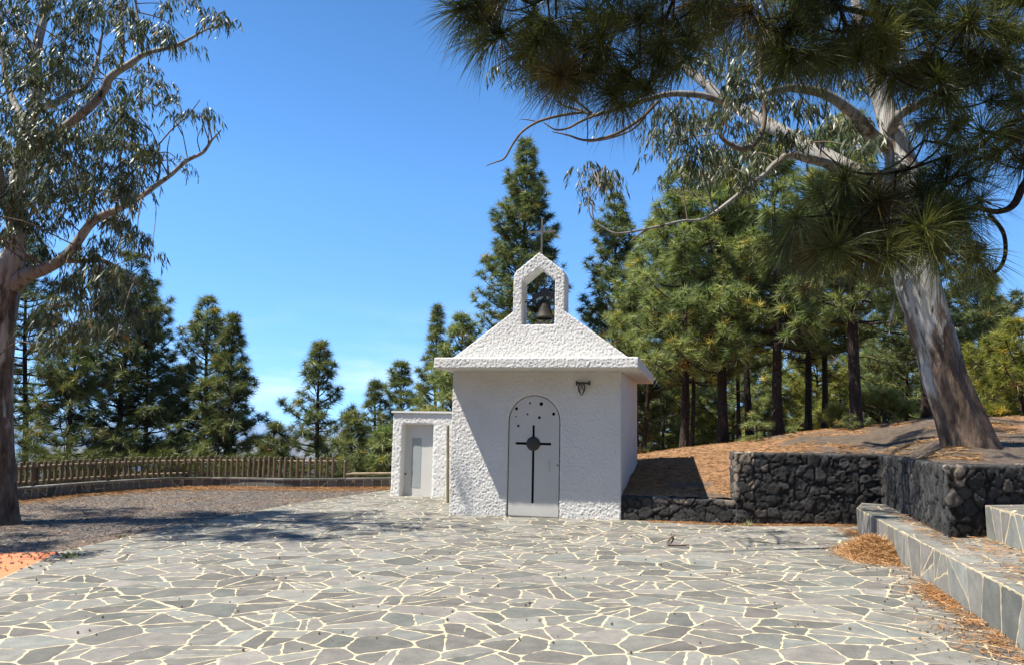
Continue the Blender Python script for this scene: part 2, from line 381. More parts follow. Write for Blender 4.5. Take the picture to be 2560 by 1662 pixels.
# paved square
def paving():
    rd = random.Random(3); V = []; Fc = []; cols = []; fm = []
    border = [(-3.36, 21.93), (-4.87, 17.61), (-5.75, 13.45), (-6.08, 10.76), (-5.63, 8.84), (-4.6, 6.4), (-3.0, 3.0)]
    region = [(8, 2.4), (8, 21.9)] + border
    V += [(x, y, gz(x)) for x, y in region]; Fc.append(tuple(range(len(V)))); cols.append((.66, .575, .42)); fm.append(1)
    for poly in flagstones(-7, 8, 2.5, 22, .37, 11, split=.74, stretch=1.35):
        for i in range(len(border) - 1):
            a, b = border[i], border[i + 1]; n = (b[1] - a[1], -(b[0] - a[0])); l = math.hypot(*n); n = (n[0] / l, n[1] / l)
            poly = clip(poly, n, n[0] * a[0] + n[1] * a[1] - .0)
            if len(poly) < 3: break
        if len(poly) < 3: continue
        o = stone_outline(poly, rd, (.0025, .0118))
        if not o: continue
        z = .0006 + rd.random() * .0003; k = len(V); V += [(x, y, gz(x) + z) for x, y in o]; Fc.append(tuple(range(k, k + len(o)))); cols.append(stone_col(rd)); fm.append(0)
    tag(link('paving', pd_mesh('paving', V, Fc, [M['flag'], M['mortar']], fcol=cols, fm=fm)), kind='structure')
paving()
def clad(V, Fc, cols, fm, o, u, v, w, h, s, seed, rd, base, lift, split=.5, gap=(.006, .016)):
    """stone cladding on the rectangle o + u*[0,w] + v*[0,h]"""
    o, u, v = np.array(o), np.array(u), np.array(v); n = np.cross(u, v)
    for poly in flagstones(0, w, 0, h, s, seed, split=split):
        q = stone_outline(poly, rd, gap)
        if not q: continue
        k = len(V); zz = lift + rd.random() * .0005
        V += [tuple(o + u * a + v * b + n * zz) for a, b in q]; Fc.append(tuple(range(k, k + len(q)))); cols.append(stone_col(rd, base)); fm.append(0)
def unit(a): a = np.array(a, float); return a / np.linalg.norm(a)

# ------------------------------------------------------------------ stone benches (two long steps)
def bench(name, label, front, back, z0, z1, seed, top_s=.5):
    """front: two plan points of the front line (far, near); back: the rest of the outline, near to far"""
    rd = random.Random(seed); root = empty(name, (front[0][0], front[0][1], z0), label, 'bench')
    pl = list(front) + list(back); V = []; Fc = []; cols = []; fm = []
    n = len(pl); V += [(x, y, z0 - .1) for x, y in pl] + [(x, y, z1 - .006) for x, y in pl]
    Fc.append(tuple(range(n, 2 * n))); fm.append(1); cols.append((.6, .5, .35))
    for i in range(n): Fc.append((i, (i + 1) % n, n + (i + 1) % n, n + i)); fm.append(1); cols.append((.6, .5, .35))
    a, b = np.array([*front[0], z0]), np.array([*front[1], z0]); L = np.linalg.norm(b - a); u = (b - a) / L
    clad(V, Fc, cols, fm, a, u, (0, 0, 1), L, z1 - z0 - .004, .40, seed, rd, .235, .0012, .35)
    e = np.array([*back[-1], z0]); L2 = np.linalg.norm(a - e); u2 = (a - e) / L2
    clad(V, Fc, cols, fm, e, u2, (0, 0, 1), L2, z1 - z0 - .004, .4, seed + 1, rd, .235, .0012, .3)
    link('stone_face', pd_mesh('stone_face', V, Fc, [M['flag'], M['mortar']], fcol=cols, fm=fm), root)
    # top slabs, clipped to the outline (convex)
    V = []; Fc = []; cols = []; fm = []
    xs = [p[0] for p in pl]; ys = [p[1] for p in pl]
    for poly in flagstones(min(xs) - .1, max(xs) + .1, min(ys), max(ys), top_s, seed + 2, split=.6):
        for i in range(n):
            p, q = pl[i], pl[(i + 1) % n]; nn = (q[1] - p[1], -(q[0] - p[0])); l = math.hypot(*nn); nn = (nn[0] / l, nn[1] / l)
            poly = clip(poly, nn, nn[0] * p[0] + nn[1] * p[1] + 0.0)
            if len(poly) < 3: break
        if len(poly) < 3: continue
        q = stone_outline(poly, rd, (.004, .014))
        if not q: continue
        k = len(V); m = len(q); zz = z1 - .004 + rd.random() * .0004; V += [(x, y, zz) for x, y in q] + [(x, y, zz - .0005) for x, y in q]
        c = stone_col(rd, .195); Fc.append(tuple(range(k, k + m))); cols.append(c); fm.append(0)
        for i in range(m): Fc.append((k + (i + 1) % m, k + i, k + m + i, k + m + (i + 1) % m)); cols.append(c); fm.append(0)
    link('top_slab', pd_mesh('top_slab', V, Fc, [M['flag'], M['mortar']], fcol=cols, fm=fm), root)
    return root
bench('stone_bench', 'long low flagstone bench step with a heap of pine needles at its foot',
      [(5.77, 13.0), (3.1, 3.0)], [(9, 3.0), (9, 11.5), (6.35, 14.08)], .06, .50, 21)
bench('stone_bench', 'short upper flagstone step standing on the long bench, beside the dark wall corner',
      [(5.68, 9.34), (4.1, 3.6)], [(9, 3.6), (9, 10.4)], .50, .89, 31)

# ------------------------------------------------------------------ walls of dark basalt
def evaluated(me, mods):
    o = bpy.data.objects.new('tmp', me); COL.objects.link(o)
    for t, kw in mods:
        md = o.modifiers.new(t, t)
        for k, v in kw.items(): setattr(md, k, v)
    bpy.context.view_layer.update()
    r = bpy.data.meshes.new_from_object(o.evaluated_get(bpy.context.evaluated_depsgraph_get()))
    bpy.data.objects.remove(o); return r
def prism(poly, z0, z1):
    n = len(poly); V = [(x, y, (z0(x, y) if callable(z0) else z0)) for x, y in poly] + [(x, y, (z1(x, y) if callable(z1) else z1)) for x, y in poly]
    F_ = [tuple(range(n - 1, -1, -1)), tuple(range(n, 2 * n))] + [(i, (i + 1) % n, n + (i + 1) % n, n + i) for i in range(n)]
    return V, F_
def remesh(V, Fc, vox):
    me = bpy.data.meshes.new('raw'); me.from_pydata([tuple(v) for v in V], [], Fc)
    bm = bmesh.new(); bm.from_mesh(me); bmesh.ops.recalc_face_normals(bm, faces=bm.faces[:]); bm.to_mesh(me); bm.free()
    return evaluated(me, [('REMESH', dict(mode='VOXEL', voxel_size=vox, use_smooth_shade=True))])
def basalt_wall(name, V, Fc, pale, parent, freq=4.9, vox=.022, sunk=.02):
    me = remesh(V, Fc, vox); n = len(me.vertices); co = np.zeros(n * 3, np.float32); no = np.zeros(n * 3, np.float32)
    me.vertices.foreach_get('co', co); me.vertices.foreach_get('normal', no); co = co.reshape(-1, 3); no = no.reshape(-1, 3)
    col = np.ones((n, 4), np.float32)
    for i in range(n):
        p = co[i]; wob = mnoise.noise_vector((p[0] * 5, p[1] * 5, p[2] * 5)) * .12
        q = (p[0] * freq + wob[0], p[1] * freq + wob[1], p[2] * freq * 1.25 + wob[2])
        d, pt = mnoise.voronoi(q)
        e = d[1] - d[0]; h = sstep(0.0, .07, e); c = mnoise.cell(Vector(pt[0]) * 3.7); c2 = mnoise.cell(Vector(pt[0]) * 5.3 + Vector((9, 9, 9)))
        co[i] += no[i] * (sunk * (h - 1) + .024 * abs(c) * h + .009 * mnoise.noise((p[0] * 12, p[1] * 12, p[2] * 12)) + .008 * mnoise.noise((p[0] * 27, p[1] * 27, p[2] * 27)))
        g = .034 * (1 + .6 * c2); cc = [g, g * .985, g * .98]
        if c > .86: cc = [g * 1.7, g * 1.5, g * 1.35]
        if pale is not None and pale(p): t = .5 + .5 * c2; cc = [.30 * t + .06, .23 * t + .055, .165 * t + .05]
        if e < .085: cc = [x * .22 for x in cc]
        col[i, :3] = cc
    me.vertices.foreach_set('co', co.ravel()); a = me.color_attributes.new('Col', 'FLOAT_COLOR', 'POINT'); a.data.foreach_set('color', col.ravel())
    me.materials.append(M['basalt']); me.polygons.foreach_set('use_smooth', np.full(len(me.polygons), True, bool)); me.update()
    return link(name, me, parent)
V, Fc = prism([(2.0, 14.82), (4.12, 14.16), (4.2, 14.5), (2.1, 15.2)], -.1, .47)
tag(basalt_wall('stone_wall', V, Fc, lambda p: p[2] > .40 and mnoise.noise((p[0] * 3, p[1] * 3, 5)) > .12, None), 'knee high dark basalt wall joining the white chapel to the taller wall', 'wall')
V, Fc = prism([(4.1, 14.12), (6.75, 14.12), (5.24, 9.33), (9.6, 10.35), (9.5, 10.75), (5.82, 9.86), (7.26, 14.52), (4.1, 14.52)], -.1, 1.34)
tag(basalt_wall('stone_wall', V, Fc, lambda p: p[0] < 4.42 and mnoise.noise((p[0] * 3, p[1] * 3, p[2] * 3.0)) > -.12 and p[2] > .55 or (p[1] < 10.6 and p[2] > .95 and mnoise.noise((p[0] * 2.2, p[1] * 2.2, p[2] * 2.2)) > .42), None),
    'tall dark basalt retaining wall with a corner, holding up the leaning eucalyptus', 'wall')

# raised bank behind the walls
def bank_front(a):
    if a < .294: return 14.75 - (a - .14) * 3.6
    if a < .482: return 14.25
    if a < .5616: t = (a - .482) / (.5616 - .482); return 14.25 - 4.75 * t
    return 9.55 + .26 * (a - .56) * 10
CREST = [(1300, 1150), (1554, 1139), (1600, 1135), (1711, 1119), (1806, 1110), (1945, 1090), (2058, 1073), (2135, 1070), (2200, 1056), (2330, 1045), (2560, 1042), (3200, 1030)]
def crest_z(a):
    px = 1280 + a * FPX; ys = np.interp(px, [c[0] for c in CREST], [c[1] for c in CREST]); return P(px, ys, 20.0)[2]
def bank_z(x, y):
    a = x / y; yf = bank_front(a); yc = 20.0; zf = .44 + (1.30 - .44) * sstep(.285, .37, a); zc = crest_z(a)
    if y <= yc:
        t = max(0, (y - yf) / (yc - yf)); z = zf + (zc - zf) * (t ** .8 if a < .37 else sstep(-.15, 1.0, t) * 1.0)
    else: z = zc - .05 * (y - yc) - .0045 * (y - yc) ** 2 if y < 40 else zc - 1.0 - 1.8 - .2 * (y - 40)
    return z + .07 * mnoise.noise((x * .8, y * .8, 0)) * min(1, max(0, y - yf) * .6) + .02 * mnoise.noise((x * 4, y * 4, 3))
def bank():
    aa = np.concatenate([np.linspace(.10, .70, 110), np.linspace(.72, 2.2, 24)]); tt = np.concatenate([np.linspace(0, 1, 60), 1 + np.linspace(.02, 1, 40) ** 1.4 * 3.2]); V = []; C = []
    for t in tt:
        for a in aa:
            yf = bank_front(a) + (.12 if a > .29 else .18); y = yf + (20.5 - yf) * t if t <= 1 else 20.5 + (t - 1) * 14
            x = a * y; V.append((x, y, bank_z(x, y)))
            m = mnoise.noise((x * .45, y * .45, 7)) + .5 * mnoise.noise((x * 1.7, y * 1.7, 9))
            orange = sstep(.10, -.35, m - (.6 * (1 - sstep(.29, .36, a))) - .05 + (.40 if a > .45 and y < 15 else 0))
            C.append(np.array((.115, .084, .06)) * (1 - orange) + np.array((.30, .165, .085)) * orange)
    n = len(aa); T = [(j * n + i, j * n + i + 1, (j + 1) * n + i + 1, (j + 1) * n + i) for j in range(len(tt) - 1) for i in range(n - 1)]
    tag(link('bank', np_mesh('bank', V, T, M['soil'], np.array(C), True)), kind='structure')
bank()
def surf_z(x, y):
    if y > 9 and x / y > .13 and y > bank_front(x / y): return bank_z(x, y)
    return land_z(x, y)

# ------------------------------------------------------------------ chapel
TH = R_(14); UX = np.array([math.cos(TH), -math.sin(TH), 0]); UY = np.array([math.sin(TH), math.cos(TH), 0])
CO = np.array([-1.175, 15.56, 0.0]); CW, CD = 3.386, 3.7
def cw(u, d, z): return CO + UX * u + UY * d + np.array([0, 0, z])
def onwall(px, py, d=0.0):                   # (u, z) where the sight line meets the chapel front plane moved back by d
    r = ray(px, py); o = np.array([0, 0, EYE]); k = ((CO + UY * d - o) @ UY) / (r @ UY); q = o + r * k; return ((q - CO) @ UX, q[2])
def extr(outline, d0, d1, hole=None):
    """prism of a (u, z) outline from depth d0 to d1, with an optional inner hole, as closed mesh"""
    cu = bpy.data.curves.new('c', 'CURVE'); cu.dimensions = '2D'; cu.fill_mode = 'BOTH'; cu.extrude = abs(d1 - d0) / 2
    for pts in [outline] + (hole or []):
        s = cu.splines.new('POLY'); s.points.add(len(pts) - 1); s.use_cyclic_u = True
        for p, (u, z) in zip(s.points, pts): p.co = (u, z, 0, 1)
    o = bpy.data.objects.new('c', cu); COL.objects.link(o); bpy.context.view_layer.update()
    me = bpy.data.meshes.new_from_object(o.evaluated_get(bpy.context.evaluated_depsgraph_get())); bpy.data.objects.remove(o); bpy.data.curves.remove(cu)
    dm = (d0 + d1) / 2
    V = [cw(v.co.x, dm - v.co.z, v.co.y) for v in me.vertices]; Fc = [tuple(p.vertices) for p in me.polygons]
    bm = bmesh.new(); vs_ = [bm.verts.new(v) for v in V]
    for f in Fc:
        try: bm.faces.new([vs_[i] for i in f])
        except ValueError: pass
    bmesh.ops.remove_doubles(bm, verts=bm.verts[:], dist=1e-5); bmesh.ops.recalc_face_normals(bm, faces=bm.faces[:]); bm.verts.index_update()
    V = [tuple(v.co) for v in bm.verts]; Fc = [[v.index for v in f.verts] for f in bm.faces]; bm.free(); bpy.data.meshes.remove(me)
    return V, Fc
def stucco(name, parts, parent, vox, amp, front=-UY, soft=.35, mat='stucco', base_rough=True, label=None):
    V = []; Fc = []
    for v, f in parts: k = len(V); V += list(v); Fc += [tuple(i + k for i in q) for q in f]
    me = remesh(V, Fc, vox); n = len(me.vertices); co = np.zeros(n * 3, np.float32); no = np.zeros(n * 3, np.float32)
    me.vertices.foreach_get('co', co); me.vertices.foreach_get('normal', no); co = co.reshape(-1, 3); no = no.reshape(-1, 3); fr = no @ front.astype(np.float32)
    for i in range(n):
        p = co[i]; h = mnoise.noise((p[0] * 31, p[1] * 31, p[2] * 31)) + .75 * mnoise.noise((p[0] * 55, p[1] * 55, p[2] * 55 + 5)) + .2 * mnoise.noise((p[0] * 5, p[1] * 5, p[2] * 5))
        h = max(h, -.55)
        a = amp * (soft + (1 - soft) * max(0, min(1, fr[i] * 1.4)))
        co[i] += no[i] * a * h
    me.vertices.foreach_set('co', co.ravel()); me.materials.append(M[mat]); me.polygons.foreach_set('use_smooth', np.full(len(me.polygons), True, bool)); me.update()
    o = link(name, me, parent)
    if label: o['label'] = label
    return o
chapel = empty('chapel', cw(CW / 2, 0, 0), 'small white stucco chapel with bell gable, black cross door and flat eave slab', 'chapel')
ZW = 2.835; 
def rect(u0, u1, z0, z1): return [(u0, z0), (u1, z0), (u1, z1), (u0, z1)]
DL, DR = onwall(1268, 1200)[0], onwall(1399, 1200)[0]; DC = (DL + DR) / 2; DW = (DR - DL) / 2; DZ = onwall(1334, 987)[1]
def arch(c, hw, z0, ztop, n=20): return [(c - hw, z0), (c + hw, z0)] + [(c + hw * math.cos(math.pi * i / n), ztop - hw + hw * math.sin(math.pi * i / n)) for i in range(n + 1)]
stucco('wall', [extr(rect(0, CW, -.08, ZW), 0, .26, [arch(DC, DW, -.06, DZ)]), extr(rect(0, CW, -.08, ZW), .24, CD)], chapel, .0165, .0105)
SO, SE, SE2, ZS = .68, .17, .38, 3.035
slab = extr(rect(-SE, CW + SE2, ZW - .01, ZS), -SO, CD + .12)
stucco('eave_slab', [slab], chapel, .0165, .0098)
# gable with bell opening
gl = onwall(1125, 888); gr_ = onwall(1566, 888)
O = [onwall(*p) for p in [(1283, 780), (1283, 712), (1290, 679), (1353, 631), (1408, 674), (1412, 700), (1411, 777)]]
H_ = [onwall(*p) for p in [(1304, 812), (1386, 812), (1386, 700), (1349, 668), (1304, 697)]]
# square the frame up: verticals upright
uL = (O[0][0] + O[1][0]) / 2; uR = (O[5][0] + O[6][0]) / 2; zs = (O[0][1] + O[6][1]) / 2; uC = (uL + uR) / 2; zp = O[3][1]; zsh = (O[2][1] + O[4][1]) / 2
outline = [(-.12, ZS - .02), (CW + .24, ZS - .02), (uR, zs), (uR, zsh - .10), (uR - .05, zsh), (uC, zp), (uL + .05, zsh), (uL, zsh - .10), (uL, zs)]
hz = H_[0][1]; hl = H_[0][0]; hr = H_[1][0]; hc = (hl + hr) / 2
hole = [(hl, hz), (hr, hz), (hr, H_[2][1]), (hc, H_[3][1]), (hl, H_[2][1])]
stucco('bell_gable', [extr(outline, 0.0, .46, [hole])], chapel, .016, .0105)
V, Fc = extr([(-SE + .1, ZS - .01), (CW + SE2 - .1, ZS - .01), (CW / 2, ZS + .85)], .47, CD + .1)
link('roof', pd_mesh('roof', V, Fc, M['plaster']), chapel)
# door: panel with a cut-out cross and round holes, black backing painted as the unlit room
def circ(c, r, n=20): return [(c[0] + r * math.cos(2 * math.pi * i / n), c[1] + r * math.sin(2 * math.pi * i / n)) for i in range(n)]
dd = .02
K = [onwall(*p, dd) for p in [(1335, 1062), (1330, 1257), (1289, 1108), (1378, 1108)]]; cx = (K[0][0] + K[1][0]) / 2; cz = onwall(1334, 1108, dd)[1]; bw = .024
cross = [(cx - bw, K[1][1]), (cx + bw, K[1][1]), (cx + bw, cz - bw), (K[3][0], cz - bw), (K[3][0], cz + bw), (cx + bw, cz + bw), (cx + bw, K[0][1]), (cx - bw, K[0][1]), (cx - bw, cz + bw), (K[2][0], cz + bw), (K[2][0], cz - bw), (cx - bw, cz - bw)]
hp = [(1240 + x * .2331, 950 + y * .2331, r * .2331 * 15.1 / FPX) for x, y, r in [(366, 243, 11), (485, 252, 21), (219, 302, 17), (617, 360, 18), (338, 362, 11), (212, 385, 8), (465, 398, 16), (239, 486, 14)]]
door_z0 = gz(0) + .025
V, Fc = extr(arch(DC, DW - .02, door_z0, DZ - .015), dd, dd + .045, [cross] + [circ(onwall(x, y, dd), r) for x, y, r in hp])
door = link('door', pd_mesh('door', V, Fc, M['door']), chapel)
V, Fc = extr(arch(DC, DW + .01, -.02, DZ + .01), dd + .11, dd + .13); link('painted_dark_backing', pd_mesh('painted_dark_backing', V, Fc, M['black']), door)
c = cw(cx, dd - .01, cz); mb = MB(); bm = bmesh.new(); bmesh.ops.create_uvsphere(bm, u_segments=28, v_segments=16, radius=.138)
for v in bm.verts: v.co = Vector(c) + Vector(UX) * v.co.x + Vector(UY) * v.co.y * .35 + Vector((0, 0, v.co.z))
me = bpy.data.meshes.new('boss'); bm.to_mesh(me); bm.free(); me.materials.append(M['iron']); me.polygons.foreach_set('use_smooth', np.full(len(me.polygons), True, bool)); link('boss', me, door)
mb = MB(); q = cw(onwall(1372, 1165, dd)[0], dd - .012, onwall(1372, 1165, dd)[1]); mb.box(q, .02, .025, .20, -TH); mb.build('handle', M['door'], door)
mb = MB(); q = cw(onwall(1394, 1162, dd)[0], dd - .004, onwall(1394, 1162, dd)[1]); mb.box(q, .02, .012, .035, -TH); mb.build('keyhole', M['iron'], door)
V, Fc = extr(rect(DC - DW, DC + DW, -.05, door_z0 - .008), -.03, .1); link('threshold', pd_mesh('threshold', V, Fc, M['steel']), chapel)
# cross on the gable
mb = MB(); zb = zp; ct = onwall(1356, 546, .22)[1]; ch = onwall(1355, 580, .22)[1]
mb.box(cw(uC, .22, (zb - .1 + ct) / 2), .036, .036, ct - zb + .1, -TH); mb.box(cw(uC - .28 / 1, .222, ch)[:3] + UX * .14, .285 - .0225, .036, .042, -TH) if False else None
mb.box(cw(uC - .153, .22, ch), .27, .03, .036, -TH); mb.box(cw(uC + .153, .22, ch), .27, .03, .036, -TH)
mb.build('cross', M['steel'], chapel)
mb = MB(); mb.tube(smooth_path([cw(uC - .06, .2, zb - .05), cw(uC - .055, .2, zb + .06), cw(uC - .02, .21, zb + .12), cw(uC - .01, .21, zb + .02)]), .006, 5); mb.build('wire', M['steel'], chapel)
# bell
bu, bd = hc + .075, .27; zt = onwall(1358, 752, bd)[1]; zb_ = onwall(1358, 797, bd)[1]; bh = zt - zb_
bell = MB(); bell.lathe(cw(bu, bd, zb_), [(.155, .005), (.165, 0), (.20, 0), (.205, .02), (.175, bh * .16), (.145, bh * .38), (.125, bh * .62), (.115, bh * .82), (.085, bh * .95), (.03, bh), (.0, bh)], 28)
bo = bell.build('bell', M['bronze'], chapel, True)
mb = MB(); mb.tube([cw(bu, bd, zb_ + .12), cw(bu, bd, zb_ - .03)], .018, 8); mb.lathe(cw(bu, bd, zb_ - .045), [(.0, -.02), (.026, 0), (.03, .02), (.0, .045)], 10); mb.build('clapper', M['iron'], bo)
mb = MB(); zy = zt + .02; 
mb.add(*extr([(bu - .25, zy - .10), (bu - .19, zy - .12), (bu - .18, zy + .0), (bu - .08, zy + .05), (bu + .08, zy + .05), (bu + .18, zy + .0), (bu + .19, zy - .12), (bu + .25, zy - .10), (bu + .25, zy + .11), (bu + .1, zy + .15), (bu + .06, zy + .22), (bu - .06, zy + .22), (bu - .1, zy + .15), (bu - .25, zy + .11)], bd - .06, bd + .06))
mb.tube([cw(hl - .05, bd, zy - .04), cw(bu - .2, bd, zy - .04)], .014, 8); mb.tube([cw(bu + .2, bd, zy - .04), cw(hr + .05, bd, zy - .04)], .014, 8); mb.tube([cw(bu, bd, zy + .05), cw(bu, bd, zy - .06)], .035, 8)
mb.build('yoke', M['iron'], bo)
mb = MB()
for s in (-1, 1):
    for (ux, uz, rr) in ((.13, .42, .05), (.06, .34, .035)):
        mb.tube([cw(bu + s * (ux + rr * math.cos(t)), bd, zy + uz + rr * math.sin(t)) for t in np.linspace(0, 2 * math.pi * .85, 14)], .010, 6)
    mb.tube(smooth_path([cw(bu + s * .09, bd, zy + .2), cw(bu + s * .16, bd, zy + .32), cw(bu + s * .10, bd, zy + .46), cw(bu, bd, zy + .50)]), .010, 6)
mb.tube([cw(bu, bd, zy + .2), cw(bu, bd, zy + .4)], .013, 6); mb.tube([cw(bu - .07, bd, zy + .28), cw(bu + .07, bd, zy + .28)], .012, 6)
mb.build('scrollwork', M['iron'], bo)
# wrought bracket on the wall
def ow(px, py, d): u, z = onwall(px, py, d); return cw(u, d, z)
mb = MB(); d0 = -.06; mb.tube([ow(1441, 956, d0), ow(1474, 957.5, d0)], .02, 8)
for x in (1441.5, 1473.5): mb.tube([ow(x, 951.5, d0), ow(x, 962.5, d0)], .017, 8); mb.tube([ow(x, 957, d0), ow(x, 957, .02)], .014, 6)
cc0 = onwall(1454, 970, d0); mb.tube([cw(cc0[0] + .062 * math.sin(t) * (1 - .18 * math.cos(t)), d0, cc0[1] - .10 * math.cos(t)) for t in np.linspace(.35, 2 * math.pi - .35, 26)], .013, 6)
for s in (-1, 1): mb.tube(smooth_path([cw(cc0[0] + s * .03, d0, cc0[1] + .09), cw(cc0[0] - s * .035, d0 + .01 * s, cc0[1] - .02), cw(cc0[0] - s * .03, d0, cc0[1] - .09), cw(cc0[0], d0, cc0[1] - .135)]), .008, 6)
mb.tube([cw(cc0[0], d0, cc0[1] + .095), ow(1454, 957, d0)], .008, 6)
mb.build('iron_bracket', M['iron'], chapel)

# ------------------------------------------------------------------ outbuilding at the back left of the chapel
TS = R_(18); SX = np.array([math.cos(TS), -math.sin(TS), 0]); SY = np.array([math.sin(TS), math.cos(TS), 0]); SOo = np.array([*G(975, 1238)[:2], 0.0])
def onshed(px, py, d=0.0):
    r = ray(px, py); o = np.array([0, 0, EYE]); k = ((SOo + SY * d - o) @ SY) / (r @ SY); q = o + r * k; return ((q - SOo) @ SX, q[2])
_cw, _UX, _UY, _CO = cw, UX, UY, CO
def cw(u, d, z): return SOo + SX * u + SY * d + np.array([0, 0, z])
shed = empty('outbuilding', SOo + SX * 1, 'low flat roofed white stucco annex with recessed door behind the chapel', 'annex')
zt = onshed(983, 1029)[1]; sl_, sr_ = onshed(1003, 1150)[0], onshed(1081, 1150)[0]; sz = onshed(1045, 1060)[1]; rc = .2; SW = 2.9
stucco('wall', [extr(rect(0, SW, -.15, zt - .02), 0, .24, [rect(sl_, sr_, -.06, sz)]), extr(rect(0, SW, -.15, zt - .02), .22, 2.2)], shed, .028, .016, -SY)
V, Fc = extr(rect(-.03, SW, zt - .02, zt + .03), -.045, 2.24); link('roof_slab', pd_mesh('roof_slab', V, Fc, M['plaster']), shed)
V, Fc = extr(rect(sl_ - .02, sr_ + .02, -.04, sz + .02), rc - .02, rc + .03); sd = link('door', pd_mesh('door', V, Fc, M['door']), shed)
ga, gb = onshed(1032, 1093, rc), onshed(1051, 1218, rc); V, Fc = extr(rect(ga[0], gb[0], gb[1], ga[1]), rc - .026, rc - .01); link('glass_panel', pd_mesh('glass_panel', V, Fc, M['glass']), sd)
mb = MB(); q = onshed(1016, 1183, rc); mb.lathe(cw(q[0], rc - .05, q[1]), [(0, -.025), (.022, -.015), (.025, .005), (0, .025)], 10); mb.build('knob', M['iron'], sd)
cw, UX, UY, CO = _cw, _UX, _UY, _CO

# leaning post before the annex
pb = G(1119.5, 1256); pt = P(1120, 1062, pb[1]); mb = MB(); mb.tube([pb + [0, 0, -.05], pt - [.0, 0, .03], pt], [.036, .034, .030], 12)
tag(mb.build('wooden_post', M['post'], None, False), 'slim square topped wooden post standing alone before the white annex', 'post')

# ------------------------------------------------------------------ left boundary: clad kerb wall and stake fence
WP = [(-14.5, 11.5), (-12.2, 14.8), (-11.45, 17.6), (-10.75, 20.1), (-9.5, 22.1), (-8.0, 22.45), (-6.38, 22.1), (-4.9, 22.2), (-3.43, 22.5), (-2.2, 22.9)]
WPs = smooth_path(np.array([(x, y, 0) for x, y in WP]), 6)[:, :2]
def garden_wall():
    rd = random.Random(5); V = []; Fc = []; cols = []; fm = []; n = len(WPs); tn = np.gradient(WPs, axis=0); tn /= np.linalg.norm(tn, axis=1)[:, None]; nb = np.stack([-tn[:, 1], tn[:, 0]], 1); th = .26; h = .29
    out = []
    for i in range(n):
        a, b = WPs[i], WPs[i] + nb[i] * th; z = gz(a[0]); out.append((a, b, z))
    for i in range(n):
        a, b, z = out[i]; V += [(a[0], a[1], z - .1), (a[0], a[1], z + h), (b[0], b[1], z + h), (b[0], b[1], z - .8)]
    for i in range(n - 1):
        k = i * 4
        for j in range(3): Fc.append((k + j, k + j + 1, k + 5 + j, k + 4 + j)); cols.append((.5, .44, .34)); fm.append(1)
    for i in range(n - 1):
        a, b = out[i][0], out[i + 1][0]; L = np.hypot(*(b - a)); u = np.array([*((b - a) / L), 0])
        clad(V, Fc, cols, fm, (a[0], a[1], out[i][2] + .0), u, (0, 0, 1), L, h - .04, .22, 100 + i, rd, .145, .0012, .35, (.003, .007))
        c = stone_col(rd, .24); k = len(V); a2, b2 = out[i][1], out[i + 1][1]; z0, z1 = out[i][2] + h + .004, out[i + 1][2] + h + .004
        ao, bo2 = a - nb[i] * .025, b - nb[i + 1] * .025
        V += [(*ao, z0), (*bo2, z1), (*b2, z1), (*a2, z0), (*ao, z0 - .04), (*bo2, z1 - .04)]; Fc += [(k, k + 1, k + 2, k + 3), (k + 4, k + 5, k + 1, k)]; cols += [c, c]; fm += [0, 0]
    tag(link('garden_wall', pd_mesh('garden_wall', V, Fc, [M['flag'], M['mortar']], fcol=cols, fm=fm)), 'low curved flagstone clad wall carrying the wooden fence round the gravel', 'wall')
    return out, nb
gw, gnb = garden_wall()
